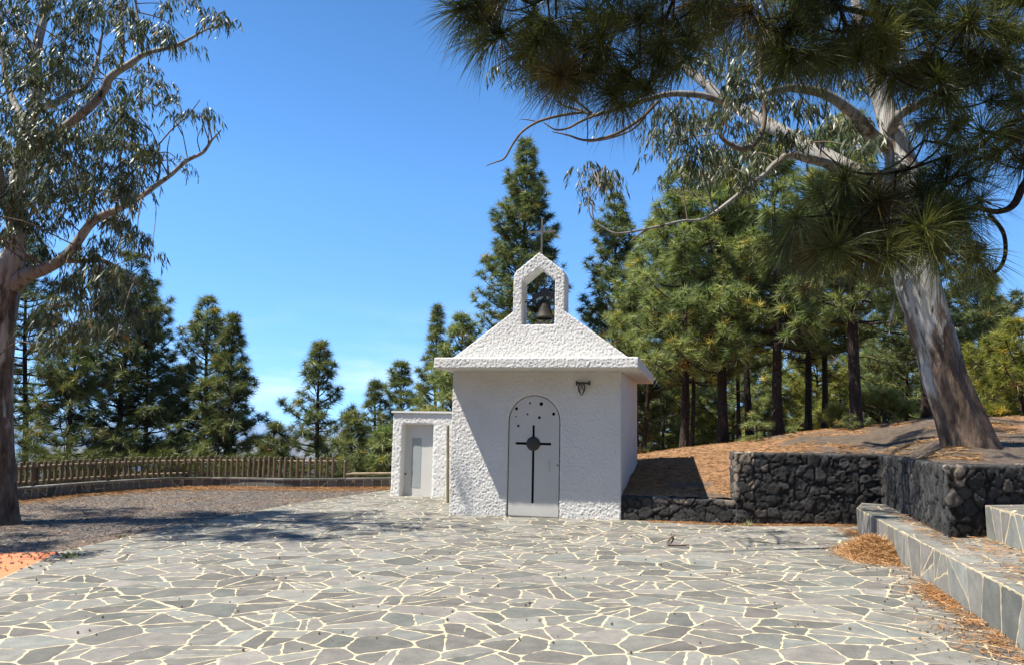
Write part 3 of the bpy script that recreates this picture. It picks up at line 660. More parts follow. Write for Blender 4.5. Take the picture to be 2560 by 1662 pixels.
def fence():
    root = empty('picket_fence', (*WPs[20], gz(WPs[20][0]) + .29), 'weathered wooden stake fence with two round rails on the low curved wall', 'fence')
    cl = WPs + gnb * .13; keep = [i for i in range(len(cl)) if True]
    d = np.concatenate([[0], np.cumsum(np.hypot(*np.diff(cl, axis=0).T))])
    # end of the stakes: where the sight line to px 868 meets the line
    pe = max(i for i in range(len(cl)) if 1280 + FPX * (cl[i][0] / cl[i][1]) < 872)
    ps = min(i for i in range(len(cl)) if cl[i][1] > 15.6)
    L0, L1 = d[ps], d[pe] ; rd = random.Random(8); k = int((L1 - L0) / .168)
    def at(s): return np.array([np.interp(s, d, cl[:, 0]), np.interp(s, d, cl[:, 1])])
    for i in range(k + 1):
        s = L0 + i * .168 + rd.uniform(-.012, .012); q = at(s); z = gz(q[0]) + .29; h = .60 + rd.uniform(-.018, .018); r = .041 * rd.uniform(.9, 1.1); lx, ly = rd.uniform(-.012, .012), rd.uniform(-.012, .012)
        mb = MB(); mb.tube([(q[0], q[1], z + .03), (q[0] + lx * .5, q[1] + ly * .5, z + h * .6), (q[0] + lx, q[1] + ly, z + h - .008), (q[0] + lx, q[1] + ly, z + h)], [r, r, r, r * .8], 9); mb.build('picket', M['wood'], root, False)
    for hh in (.115, .47):
        pts = []
        for s in np.arange(L0 - .05, L1 + .2, .25): q = at(s) + np.array([.0, .07]); pts.append((q[0], q[1], gz(q[0]) + .29 + hh))
        mb = MB(); mb.tube(pts, .032, 9); mb.build('rail', M['railwood'], root, True)
    for s in np.arange(L0 + .6, L1 + .3, 2.2):
        q = at(s) + np.array([.0, .14]); z = gz(q[0]) + .29; mb = MB(); mb.tube([(q[0], q[1], z - .3), (q[0], q[1], z + .5), (q[0], q[1], z + .53)], [.045, .045, .03], 10); mb.build('post', M['wood'], root)
    q = at(L1 + .22); z = gz(q[0]) + .29; mb = MB(); mb.tube([(q[0], q[1], z - .02), (q[0], q[1], z + .46), (q[0], q[1], z + .49)], [.042, .042, .03], 10); mb.build('post', M['wood'], root)
    pts = [(*at(s), gz(at(s)[0]) + .41) for s in np.arange(L1 + .25, d[-1], .3)]; mb = MB(); mb.tube(pts, .04, 9); o = mb.build('log_rail', M['railwood'], None, True)
    tag(o, 'single pale log rail lying low on the wall between fence end and annex', 'rail')
fence()

# ------------------------------------------------------------------ foliage kit
def tuft_templates(n, K, w, spread, seed, two=False):
    r = np.random.default_rng(seed); out = []
    for _ in range(n):
        ph = r.uniform(0, 2 * np.pi, K); th = np.arccos(1 - r.uniform(0, 1, K) * (1 - math.cos(spread))); L = r.uniform(.72, 1.1, K)
        d = np.stack([np.sin(th) * np.cos(ph), np.sin(th) * np.sin(ph), np.cos(th)], 1); base = np.stack([d[:, 0] * .03, d[:, 1] * .03, r.uniform(-.22, .12, K)], 1)
        side = np.cross(d, r.normal(size=(K, 3))); side /= np.linalg.norm(side, axis=1)[:, None] + 1e-9
        tip = base + d * L[:, None]
        if not two: V = np.stack([base - side * w, base + side * w, tip], 1)          # one triangle per needle
        else:
            mid = base + d * L[:, None] * .55; tip = tip + np.array([0, 0, -.0])
            V = np.stack([base - side * w, base + side * w, mid + side * w * .9, mid - side * w * .9, tip], 1)
        out.append(V)
    return np.array(out)
def frames(dirs):
    d = dirs / (np.linalg.norm(dirs, axis=1)[:, None] + 1e-9); ref = np.where(np.abs(d[:, 2:3]) < .9, np.array([[0, 0, 1.]]), np.array([[1., 0, 0]]))
    x = np.cross(ref, d); x /= np.linalg.norm(x, axis=1)[:, None]; y = np.cross(d, x); return np.stack([x, y, d], 2)
def tufts_mesh(name, pos, dirs, size, col, tmpl, r, droop=0.0, mat=None):
    pos = np.asarray(pos); n = len(pos); Rm = frames(np.asarray(dirs)); idx = r.integers(0, len(tmpl), n); a = r.uniform(0, 2 * np.pi, n)
    ca, sa = np.cos(a), np.sin(a); Z = np.zeros(n); O1 = np.ones(n); Rz = np.stack([np.stack([ca, -sa, Z], 1), np.stack([sa, ca, Z], 1), np.stack([Z, Z, O1], 1)], 1)
    Rm = Rm @ Rz; tv = tmpl[idx]; K, nv = tv.shape[1], tv.shape[2]
    V = np.einsum('nij,nkvj->nkvi', Rm, tv) * np.asarray(size)[:, None, None, None]
    if droop: V[..., 2] -= droop * (np.linalg.norm(V, axis=-1) ** 2) / np.asarray(size)[:, None, None]
    V = V + pos[:, None, None, :]
    C = np.repeat(np.asarray(col), K * nv, axis=0) * np.repeat(r.uniform(.75, 1.25, (n * K, 1)), nv, axis=0)
    m = n * K; b = np.arange(m)[:, None] * nv
    T = b + np.array([[0, 1, 2]]) if nv == 3 else np.concatenate([b + np.array([[0, 1, 2]]), b + np.array([[0, 2, 3]]), b + np.array([[3, 2, 4]])])
    return np_mesh(name, V.reshape(-1, 3), T, mat or M['needles'], C)
T_FAR = tuft_templates(6, 40, .032, R_(105), 1); T_MID = tuft_templates(6, 42, .034, R_(105), 2)
GREEN = dict(dark=((.055, .078, .027), (.20, .215, .085)), mid=((.07, .10, .034), (.25, .27, .11)), light=((.10, .145, .05), (.34, .37, .15)), yellow=((.16, .19, .035), (.28, .27, .065)))
def pine(label, px, base_py, top, Y, halfw, cb=.12, tone='mid', seed=0, lean=0.0, tr=.13, near=False, group='canary pines around the chapel', zb=None, dens=.84, power=.7, bare=0, tuft=.33):
    """px, base_py: foot of the trunk in the photo (base_py None: foot on the land); top: (px, py) of the tip; halfw: crown half width in metres"""
    halfw *= 1.2; r = np.random.default_rng(seed + 100); tp = P(top[0], top[1], Y); bx = P(px, 1100, Y)[0]
    z0 = surf_z(bx, Y) - .05 if base_py is None else P(px, base_py, Y)[2] - .05
    if zb is not None: z0 = zb
    H = tp[2] - z0; root = empty('pine_tree', (bx, Y, z0), label, 'tree', group)
    t = np.linspace(0, 1, 14); path = np.stack([bx + (tp[0] - bx) * t + .05 * H * .12 * np.sin(t * 5 + seed) * t * (1 - t) * 4, Y + lean * t + .04 * np.sin(t * 4 + 2 * seed), z0 + H * t], 1)
    wood = QB(); tr *= .86; wood.tube(path, np.maximum(.012, tr * (1 - t) ** .75 * np.where(t < .04, 1.25, 1)), 10, lump=.18, seed=seed)
    pos, dr, sz = [], [], []
    z = cb * H; phase = r.uniform(0, 6.28)
    while z < H * .985:
        f = z / H; q = (f - cb) / (1 - cb); prof = (1 - q) ** power * min(1, .72 + 1.6 * q) + .05
        c = np.array([np.interp(f, t, path[:, k]) for k in range(3)]); nb = int(r.integers(4, 7)) if q < .9 else 3; phase += .7
        for b in range(nb):
            if r.random() > dens: continue
            az = phase + 2 * np.pi * b / nb + r.uniform(-.35, .35); L = halfw * prof * (r.uniform(.45, 1.25) if q < .9 else 1); L = max(L, .12)
            el = R_(-4 + 48 * q ** 1.2 + r.uniform(-9, 9)); hd = np.array([math.cos(az), math.sin(az), 0])
            s = np.linspace(0, 1, 5); pts = c + hd * (L * s * math.cos(el))[:, None] + np.array([0, 0, 1.]) * (L * (s * math.sin(el) + .22 * s ** 2.2 - .06 * np.sin(s * 3.1)))[:, None]
            wood.tube(pts, np.maximum(.006, .012 + .012 * L * (1 - s)), 4)
            ns = max(2, int(L / .17)); 
            for i in range(ns):
                u = 1 - .72 * (i / ns) if ns > 1 else 1; p = np.array([np.interp(u, s, pts[:, k]) for k in range(3)]); dd_ = np.array([np.interp(min(1, u + .1), s, pts[:, k]) for k in range(3)]) - np.array([np.interp(u - .1, s, pts[:, k]) for k in range(3)]); dd_ /= np.linalg.norm(dd_)
                if i == 0: pos.append(p); dr.append(dd_ + [0, 0, .5]); sz.append(r.uniform(.9, 1.15)); continue
                for sgn in (-1, 1):
                    if r.random() < .34: continue
                    sd_ = np.cross(dd_, [0, 0, 1.]) * sgn; dv = dd_ * .55 + sd_ * .8 + np.array([0, 0, r.uniform(.0, .5)]); dv /= np.linalg.norm(dv); l2 = min(.16 + .42 * L * .33 * r.uniform(.5, 1.2), .55); e = p + dv * l2
                    if l2 > .25: wood.tube(np.array([p, (p + e) / 2 - [0, 0, .02], e]), [.009, .007, .005], 3)
                    pos.append(e); dr.append(dv + [0, 0, .55]); sz.append(r.uniform(.75, 1.1))
        z += .32 * (1 - .45 * q) * r.uniform(.8, 1.2)
    pos.append(path[-1]); dr.append(np.array([0, 0, 1.])); sz.append(1.0)
    for b in range(bare):                    # dead lower branches
        f = r.uniform(.06, cb); c = np.array([np.interp(f, t, path[:, k]) for k in range(3)]); az = r.uniform(0, 6.28); L = r.uniform(.6, 1.5)
        s = np.linspace(0, 1, 5); wood.tube(c + np.array([math.cos(az), math.sin(az), 0]) * (L * s)[:, None] + np.array([0, 0, 1.]) * (-.15 * L * s ** 2 + .05 * np.sin(s * 6))[:, None], .016 * (1 - .7 * s), 4)
    n = len(pos); lo, hi = np.array(GREEN[tone][0]), np.array(GREEN[tone][1]); k = r.uniform(0, 1, (n, 1)); col = lo * (1 - k) + hi * k
    ye = r.uniform(0, 1, n) < .06; col[ye] = col[ye] * [1.7, 1.25, .9]; br = r.uniform(0, 1, n) < .015; col[br] = [.16, .085, .03]
    link('trunk', wood.mesh('trunk', M['pinebark']), root)
    link('crown', tufts_mesh('crown', pos, dr, np.array(sz) * tuft, col, T_MID if near else T_FAR, r, .12), root)
    return root

GF, GC, GL = 'tall pines of the right hand wood', 'pines around the chapel', 'dark pines beyond the stake fence'
GB = 'young pines on the slope behind the wood'
# pines beyond the fence
pine('sparse pine with thin bare trunk between the big eucalyptus trunk and the fence', 75, None, (72, 590), 27, 1.9, .30, 'dark', 1, dens=.55, bare=8, group=GL, tr=.14)
pine('short dark bushy pine standing right of the sparse thin trunked pine, behind the fence', 181, None, (188, 850), 26, 1.7, .10, 'dark', 2, group=GL, bare=3)
pine('dark dense pine partly hidden by the drooping eucalyptus leaves, tallest beyond the fence', 301, None, (330, 640), 28, 2.1, .10, 'dark', 3, group=GL, tr=.16)
pine('dark narrow pine whose pointed tip shows just right of the hanging eucalyptus leaves', 380, None, (368, 716), 30, 1.5, .08, 'dark', 4, group=GL)
pine('broad pyramid shaped pine with yellowish tip in the middle of the fence', 512, None, (519, 752), 29, 1.75, .06, 'mid', 5, group=GL, tr=.15)
pine('lean pine with thin spindly leader growing against the broad yellowish tipped pine', 566, None, (585, 790), 28, 1.75, .06, 'dark', 6, group=GL, power=1.25)
pine('isolated conical pine behind the right end of the stake fence, sky on both sides', 795, None, (802, 860), 29, 1.75, .06, 'mid', 7, group=GL, power=.95)
pine('small round topped pine at the right foot of the isolated conical pine', 884, None, (880, 1042), 27, 1.0, .04, 'mid', 8, group=GL)
pine('low spreading pine at the left foot of the isolated conical pine', 690, None, (684, 1068), 27.5, .85, .04, 'dark', 9, group=GL)
pine('short yellow green pine against the left wall of the white annex', 985, None, (962, 1078), 25, .85, .02, 'light', 10, group=GC)
pine('loose little pine peeping up left above the annex roof corner', 938, None, (938, 962), 30, .95, .08, 'mid', 11, group=GC)
pine('bushy pine directly above the annex roof, below the slim spire pine', 1010, None, (1003, 905), 31, 1.2, .08, 'mid', 12, group=GC)
pine('slim spire shaped pine rising above the annex left of the chapel', 1085, None, (1096, 770), 30, 1.35, .08, 'mid', 13, group=GC, power=1.05)
pine('yellowish pine with its rounded tip just over the left roof slope of the chapel', 1156, None, (1156, 793), 27, 1.45, .08, 'light', 14, group=GC)
pine('very tall dark pine rising behind the bell gable and its cross, tallest of all', 1300, None, (1316, 352), 30, 2.35, .08, 'mid', 15, group=GC, tr=.2, power=.85, near=True, dens=1.0)
pine('tall bluish green pine standing right of the bell gable, tip against the sky', 1532, None, (1536, 492), 31, 1.8, .08, 'mid', 16, group=GC, near=True)
pine('smaller dark pine between the bluish green pine and the light green wood', 1592, None, (1588, 642), 28, 1.0, .08, 'dark', 17, group=GC)
# the wood on the bank
pine('light green pine forming the left edge of the wood, straight trunk next to the chapel', 1711, 1118, (1712, 430), 22, 1.55, .24, 'light', 20, near=True, group=GF, tr=.15, bare=3)
pine('pine with the thick black trunk second from the chapel, light green crown', 1806, 1112, (1798, 400), 21.5, 1.65, .25, 'light', 21, near=True, group=GF, tr=.17, bare=3)
pine('thin straight pine just right of the thick black trunk', 1847, 1098, (1850, 500), 27, 1.3, .3, 'mid', 22, near=True, group=GF, tr=.09, bare=4)
pine('pine with reddish slanting trunk leaning to the left', 1876, 1082, (1845, 440), 24, 1.35, .36, 'mid', 23, near=True, group=GF, tr=.13, bare=3)
pine('dark barked pine with stout trunk behind the left end of the tall stone wall', 1945, 1089, (1930, 330), 20.5, 1.65, .30, 'light', 24, near=True, group=GF, tr=.17, bare=4)
pine('medium pine behind the tall stone wall, left one of a close pair', 2022, 1075, (2015, 520), 25, 1.4, .32, 'mid', 25, near=True, group=GF, tr=.14, bare=3)
pine('medium pine with slightly bent trunk, right one of a close pair', 2064, 1073, (2050, 470), 25.5, 1.45, .32, 'mid', 26, near=True, group=GF, tr=.13, bare=3)
pine('pine with the thickest dark trunk in the wood, nearest to the stone wall', 2137, 1096, (2120, 300), 19, 1.8, .36, 'light', 27, near=True, group=GF, tr=.19, bare=4)
pine('dark trunked pine close behind the leaning eucalyptus trunk', 2318, 1046, (2300, 470), 27, 1.9, .28, 'mid', 28, near=True, group=GF, tr=.18, bare=3)
pine('thin trunked pine right of the bush, behind the stone wall wood', 2268, None, (2264, 640), 33, 1.7, .22, 'mid', 29, group=GF, tr=.12, bare=3)
pine('pine with open crown right of the leaning eucalyptus, cloud behind it', 2450, None, (2442, 690), 31, 2.0, .28, 'mid', 30, near=True, group=GF, tr=.15, bare=3, dens=.85)
pine('slender pine beside the open crowned pine near the right edge', 2478, None, (2492, 745), 36, 1.6, .2, 'mid', 31, group=GF, tr=.12)
pine("slim pine seen between the chapel's right corner and the first big trunk", 1609, 1134, (1640, 560), 27, 1.55, .28, 'light', 32, near=True, group=GF, tr=.10, bare=3)
pine('thin dark pine close behind the first straight trunk of the wood', 1729, 1119, (1742, 540), 27, 1.5, .28, 'mid', 33, near=True, group=GF, tr=.09, bare=4)
pine('bright yellow green young pine at the right edge behind the leaning eucalyptus', 2556, None, (2556, 815), 24, 1.75, .03, 'yellow', 34, near=True, group=GB, tr=.11)
for i, (px, ty, Y, hw, lb) in enumerate([(1830, 900, 33, 1.9, 'bright young pine between the thin straight trunk and the slanting one'), (2040, 880, 36, 1.9, 'bright young pine glimpsed behind the close pair of trunks'), (2290, 860, 40, 2.2, 'bright young pine between broom bush and leaning trunk'), (2150, 860, 44, 2.4, 'tallest bright pine glimpsed behind the thickest dark trunk'), (1700, 900, 40, 2.2, 'pale young pine deep behind the first big trunk'),
    (1655, 955, 34, 1.7, 'low bright pine seen in the gap beside the chapel wall'), (1760, 925, 37, 1.9, 'bright young pine between the first and second big trunks'),
    (1908, 930, 35, 1.8, 'bright young pine in the gap left of the stout barked trunk'), (1990, 955, 40, 2.0, 'bright young pine seen between stout trunk and the close pair'),
    (2098, 975, 38, 1.9, 'bright young pine left of the thickest dark trunk'), (2195, 925, 41, 2.2, 'bright young pine rising above the broom bush'),
    (2375, 890, 43, 2.2, 'distant young pine glimpsed left of the leaning trunk'), (2425, 930, 36, 1.9, 'distant young pine just right of the leaning trunk'),
    (2505, 955, 34, 1.9, 'low yellow green pine on the crest near the right edge')]):
    pine(lb, px, None, (px + 4, ty - 45), Y, hw * 1.2, .03, 'yellow' if i % 2 else 'light', 50 + i, group=GB, tr=.10)
pine('knee high pine seedling at the foot of the slanting reddish trunk', 1893, 1100, (1890, 1050), 20, .42, .02, 'light', 70, tuft=.17, group='pine seedlings on the bank', tr=.02)
pine('pine seedling hugging the base of the thickest dark trunk', 2128, 1100, (2122, 1052), 18.7, .36, .02, 'mid', 71, tuft=.16, group='pine seedlings on the bank', tr=.02)

def broom(label, px, py, Y, w, h, seed, n=420):
    r = np.random.default_rng(seed); b = P(px, py, Y); b[2] = bank_z(b[0], b[1]); root = empty('broom_bush', b, label, 'bush'); q = QB(); pos = []; dr = []
    for i in range(34):
        a = r.uniform(0, 6.28); rr = r.uniform(.2, 1); e = b + np.array([math.cos(a) * w * rr, math.sin(a) * w * .6 * rr, h * (1.1 - .55 * rr * rr) * r.uniform(.75, 1.05)])
        p = smooth_path([b + np.array([math.cos(a), math.sin(a), 0]) * .1, (b + e) / 2 + [0, 0, .1 * h], e], 4); q.tube(p, np.linspace(.012, .004, len(p)), 4)
        for k in range(n // 34): t = r.uniform(.35, 1.0); c = p[int(t * (len(p) - 1))] + r.normal(0, .07, 3); pos.append(c); dr.append((e - b) / h + r.normal(0, .35, 3) + [0, 0, .5])
    m = len(pos); k = r.uniform(0, 1, (m, 1)); col = np.array([.24, .26, .07]) * (1 - k) + np.array([.45, .42, .15]) * k
    link('stems', q.mesh('stems', M['twig']), root); link('foliage', tufts_mesh('foliage', pos, dr, r.uniform(.14, .24, m), col, tuft_templates(4, 20, .065, R_(75), seed), r), root)
broom('pale yellow green broom bush on the crest between thickest trunk and leaning eucalyptus', 2205, 1066, 20.3, .95, .85, 5, 620)
broom('thin greenish broom shrub behind the close pair of trunks', 2092, 1074, 20.6, .40, .62, 6, 200)

rr_ = np.random.default_rng(91); up = []; ud = []
for k in range(1500):
    x = rr_.uniform(-16, -2.6); y = 24.2 + abs(rr_.normal(0, 2.2)) - .28 * max(0, -x - 9.5) * 1.6; zt_ = land_z(x, y); up.append((x, y, zt_ + rr_.uniform(.05, 1.0) + .35 * mnoise.noise((x * .7, y * .7, 3)))); ud.append(rr_.normal(0, .5, 3) + [0, 0, .7])
kk = rr_.uniform(0, 1, (1500, 1)); tag(link('undergrowth', tufts_mesh('undergrowth', up, ud, rr_.uniform(.2, .34, 1500), np.array([.05, .065, .02]) * (1 - kk) + np.array([.15, .16, .05]) * kk, T_FAR, rr_, .1)), kind='stuff')

# ------------------------------------------------------------------ eucalyptus trees
def sprig_templates(n, K, seed):
    r = np.random.default_rng(seed); out = []
    for _ in range(n):
        ls = []; az = r.uniform(0, 6.28)
        for i in range(K):
            t = i / (K - 1); tw = np.array([math.cos(az) * .20 * math.sin(t * 1.6), math.sin(az) * .20 * math.sin(t * 1.6), .10 * math.sin(t * 2.6) - .20 * t * t])
            a = az + r.uniform(-1.9, 1.9); out_ = r.uniform(.15, .75); d = np.array([math.cos(a) * out_, math.sin(a) * out_, -1 + r.uniform(-.1, .55) * (1 - t)]); d /= np.linalg.norm(d)
            L = r.uniform(.105, .185); w_ = L * r.uniform(.062, .085); s = np.cross(d, r.normal(size=3)); s /= np.linalg.norm(s); cv = np.cross(d, s) * L * r.uniform(-.12, .12)
            b = tw; m_ = b + d * L * .42 + cv; ls.append([b, m_ + s * w_, m_ - s * w_, b + d * L + cv * .2 + s * L * r.uniform(-.12, .12)])
        out.append(ls)
    return np.array(out)
SPR = sprig_templates(8, 13, 4)
def leaf_mesh(name, pos, r, scale=1.12, lo=(.045, .056, .026), hi=(.125, .14, .065)):
    pos = np.asarray(pos); n = len(pos); a = r.uniform(0, 2 * np.pi, n); ca, sa = np.cos(a), np.sin(a); tv = SPR[r.integers(0, len(SPR), n)] * (r.uniform(.8, 1.2, n) * scale)[:, None, None, None]
    V = tv.copy(); V[..., 0] = tv[..., 0] * ca[:, None, None] - tv[..., 1] * sa[:, None, None]; V[..., 1] = tv[..., 0] * sa[:, None, None] + tv[..., 1] * ca[:, None, None]; V += pos[:, None, None, :]
    K = tv.shape[1]; k = r.uniform(0, 1, (n * K, 1)); C = np.array(lo) * (1 - k) + np.array(hi) * k; dead = r.uniform(0, 1, n * K) < .03; C[dead] = [.20, .11, .05]; C = np.repeat(C, 4, axis=0)
    b = np.arange(n * K)[:, None] * 4; T = np.concatenate([b + np.array([[0, 2, 1]]), b + np.array([[1, 2, 3]])]); return np_mesh(name, V.reshape(-1, 3), T, M['leaves'], C)
def limb_path(pts, sub=6):
    p = smooth_path(np.array([P(x, y, Y) for x, y, Y, r in pts]), sub); rr = np.array([r * Y / FPX for x, y, Y, r in pts]); k = np.interp(np.linspace(0, len(pts) - 1, len(p)), np.arange(len(pts)), rr); return p, k
def eucalyptus(label, trunk, limbs, blobs, bark, seed, dens=1.0, strips=()):
    r = np.random.default_rng(seed); p, k = limb_path(trunk, 8); root = empty('eucalyptus_tree', p[0], label, 'tree', 'eucalyptus trees'); q = QB()
    q.tube(p, k, 26, lump=.10, seed=seed, flute=.12); link('trunk', q.mesh('trunk', M[bark]), root)
    sk = [p]
    for lm in limbs:
        lp, lk = limb_path(lm, 7); lp[1:-1] += np.array([mnoise.noise_vector((v[0] * 1.3, v[1], v[2] * 1.3)) for v in lp[1:-1]]) * lk[1:-1, None] * .5
        q = QB(); q.tube(lp, lk, 12 if lk[0] > .05 else 7, lump=.12, seed=seed); link('limb', q.mesh('limb', M['limb'] if lk[0] > .035 else M['twig']), root); sk.append(lp)
    sk = np.concatenate(sk); pos = []; tw = QB()
    for x, y, rp, Y in blobs:
        c = P(x, y, Y + r.normal(0, .45)); rm = rp * Y / FPX; n = max(2, int(rp * rp / 145 * dens))
        near = sk[np.argmin(((sk - c) ** 2).sum(1) + np.where(sk[:, 2] > c[2] + .3, .8, 0))]
        hub = c + np.array([0, 0, .25 * rm]); mid = (near + hub) / 2 + np.array([0, 0, .12 * np.linalg.norm(hub - near)]) + r.normal(0, .05, 3)
        tw.tube(smooth_path([near, mid, hub], 5), np.linspace(.013, .006, 11), 4)
        for i in range(n):
            d = r.normal(size=3); d /= np.linalg.norm(d); e = c + d * rm * r.uniform(.1, 1.0) ** .5 * np.array([1, 1.1, .85]) + [0, 0, .10]; pos.append(e)
            if i % 2 == 0: tw.tube(np.array([hub, (hub + e) / 2 + [0, 0, .05], e]), [.005, .004, .003], 3)
    link('twigs', tw.mesh('twigs', M['twig']), root); link('leaves', leaf_mesh('leaves', pos, r), root)
    for s in strips:
        lp, lk = limb_path(s, 4); V = []; 
        for i, v in enumerate(lp): o = np.array([.012 + .01 * math.sin(i), .008 * math.cos(i * 1.3), 0]) * (1.4 if i < 3 else 1); V += [v - o, v + o]
        n = len(lp); T = [(2 * i, 2 * i + 1, 2 * i + 3, 2 * i + 2) for i in range(n - 1)]; link('bark_strip', np_mesh('bark_strip', V, T, M['limb']), root)
    return root
YL = 13.9
def B_(l, Y, seed, sp=.9):
    r = np.random.default_rng(seed); return [(x, y, rp, Y + r.uniform(-sp, sp)) for x, y, rp in l]
LB = [(30,40,60),(20,130,60),(60,210,55),(20,300,60),(60,330,40),(110,20,45),(180,70,50),(210,30,45),(170,150,45),(130,180,40),(190,110,40),(250,30,36),(300,30,36),(320,60,32),(330,110,38),(380,90,34),(410,100,26),(420,30,32),(470,15,24),(540,60,24),(565,75,20),(520,52,18),(440,125,20),(480,120,16),(140,230,48),(190,210,38),(110,290,48),(90,360,48),(150,340,46),(200,300,42),(240,250,36),(270,160,26),(300,220,26),(370,190,30),(400,230,32),(420,258,24),(350,260,30),(290,290,42),(330,330,42),(310,370,42),(260,350,42),(220,370,46),(170,410,48),(120,420,48),(60,450,60),(20,400,50),(30,500,60),(100,500,52),(160,480,48),(210,450,48),(270,430,48),(330,420,42),(370,400,36),(350,460,36),(300,480,38),(250,500,38),(200,530,38),(130,560,42),(60,570,50),(320,515,26),(480,300,22),(510,300,18),(450,312,16),(455,412,16),(462,440,13),(300,580,34),(340,620,26),(260,620,34),(280,560,34),(352,592,22),(375,655,16),(230,650,40),(180,640,32),(120,640,28),(230,700,44),(270,700,38),(180,720,44),(220,760,44),(270,760,38),(310,740,38),(330,800,36),(140,780,40),(100,820,36),(190,830,42),(250,830,42),(290,850,30),(340,712,26),(150,860,30),(110,880,22),(20,600,40),(70,660,30)]
def proj(q):
    v = np.array(q) - [0, 0, EYE]; c = v @ Fv; return 1280 + FPX * (v @ Rv) / c, 831 - FPX * (v @ Uv) / c
r = np.random.default_rng(40); OUT_ = []               # the part of its crown outside the picture, which shades the gravel
while len(OUT_) < 55:
    c = np.array([r.uniform(-15, -8), r.uniform(9.3, 15.5), r.uniform(3.6, 10)]); x, y = proj(c)
    if x < -40: OUT_.append((x, y, 58, c[1]))
eucalyptus('big eucalyptus at the left edge with long drooping leaves and pale limbs over the gravel',
  [(-22,1330,YL,72),(-20,1290,YL,58),(-26,1200,YL,54),(-28,1000,YL,52),(-20,860,YL,52),(-8,760,YL,48),(16,690,YL,38),(36,630,YL,26),(44,540,YL,24),(47,453,YL,22),(66,340,YL,18),(90,250,YL+.1,15),(90,136,YL+.2,13),(104,68,YL+.2,10),(132,-20,YL+.3,8),(150,-120,YL+.3,5)],
  [[(20,720,YL,24),(66,692,YL-.1,18),(113,672,YL-.2,15),(154,647,YL-.3,13),(181,618,YL-.4,12),(222,559,YL-.5,10.5),(263,535,YL-.6,10),(299,521,YL-.6,9),(353,489,YL-.7,7),(390,462,YL-.8,6),(430,435,YL-.8,5.5),(467,403,YL-.8,5.5),(507,381,YL-.8,4.5),(530,349,YL-.8,3),(553,326,YL-.8,1.5)],
   [(154,650,YL-.3,7),(204,651,YL-.2,7),(249,650,YL-.1,6),(290,668,YL,5),(344,704,YL+.1,2.5)],
   [(62,400,YL,14),(104,367,YL-.2,14),(168,313,YL-.5,12),(222,267,YL-.7,12),(258,226,YL-.8,11),(276,195,YL-.9,10),(326,159,YL-1,9),(362,136,YL-1,7),(435,118,YL-1.1,5),(475,98,YL-1.1,4),(512,77,YL-1.1,2.5),(560,60,YL-1.1,1.5)],
   [(358,138,YL-1,5),(352,80,YL-1,4),(340,20,YL-.9,3),(338,-60,YL-.9,2)],
   [(300,172,YL-.9,5),(308,110,YL-.8,4),(303,40,YL-.8,3),(305,-40,YL-.8,2)],
   [(88,275,YL,9),(140,258,YL+.3,9),(180,235,YL+.5,8),(217,217,YL+.6,7),(240,160,YL+.7,5),(255,90,YL+.7,3)],
   [(68,330,YL,10),(40,270,YL+.3,9),(20,210,YL+.5,8),(5,120,YL+.6,6),(-5,20,YL+.6,4)],
   [(58,395,YL,8),(25,370,YL-.3,7),(-20,352,YL-.5,6)],
   [(90,130,YL+.2,7),(60,90,YL+.3,6),(35,75,YL+.4,5)],
   [(40,600,YL,18),(15,500,YL-.3,15),(-5,420,YL-.4,13),(-40,300,YL-.4,9)],
   [(388,462,YL-.8,3),(398,430,YL-.7,2.5),(392,365,YL-.7,2),(380,330,YL-.7,1)],
   [(392,368,YL-.7,2),(430,325,YL-.7,2),(470,290,YL-.7,1.5),(500,250,YL-.7,1)],
   [(420,440,YL-.8,2),(418,380,YL-.8,1.5),(425,340,YL-.8,1)], [(470,400,YL-.8,1.5),(458,340,YL-.8,1.2),(452,318,YL-.8,.8)], [(500,380,YL-.8,1.5),(494,345,YL-.8,1.2),(510,310,YL-.8,.8)], [(520,360,YL-.8,1.3),(524,300,YL-.8,1),(518,255,YL-.8,.6)]],
  B_(LB, YL - .8, 1, 1.7) + OUT_, 'euc_a', 3, 2.2)
YR = 12.0
RB = [(1700,290,42),(1650,300,26),(1640,350,26),(1680,370,32),(1720,340,42),(1760,320,42),(1740,400,42),(1790,390,42),(1700,430,28),(1780,450,38),(1830,430,42),(1850,330,38),(1820,300,38),(1790,270,28),(1840,200,48),(1900,170,50),(1960,190,42),(2000,160,38),(1880,110,42),(1820,130,42),(1760,170,38),(1950,100,42),(1870,250,40),(1930,270,40),(1990,290,36),(2040,290,32),(2080,330,38),(2140,330,40),(2120,230,34),(2110,170,34),(2280,180,42),(2310,220,36),(2350,270,42),(2300,330,32),(2400,230,36),(2160,380,36),(1870,385,36),(1900,425,36),(1950,360,32),(2010,360,32),(1460,430,20),(1482,455,28),(1512,462,28),(1535,458,20),(1450,482,16),(1462,520,14),(1490,505,14),(1245,176,11),(1258,196,13),(1270,216,11),(1505,310,9),(1600,330,14),(1655,478,10),(1850,480,32),(1640,400,16),(1730,460,26)]
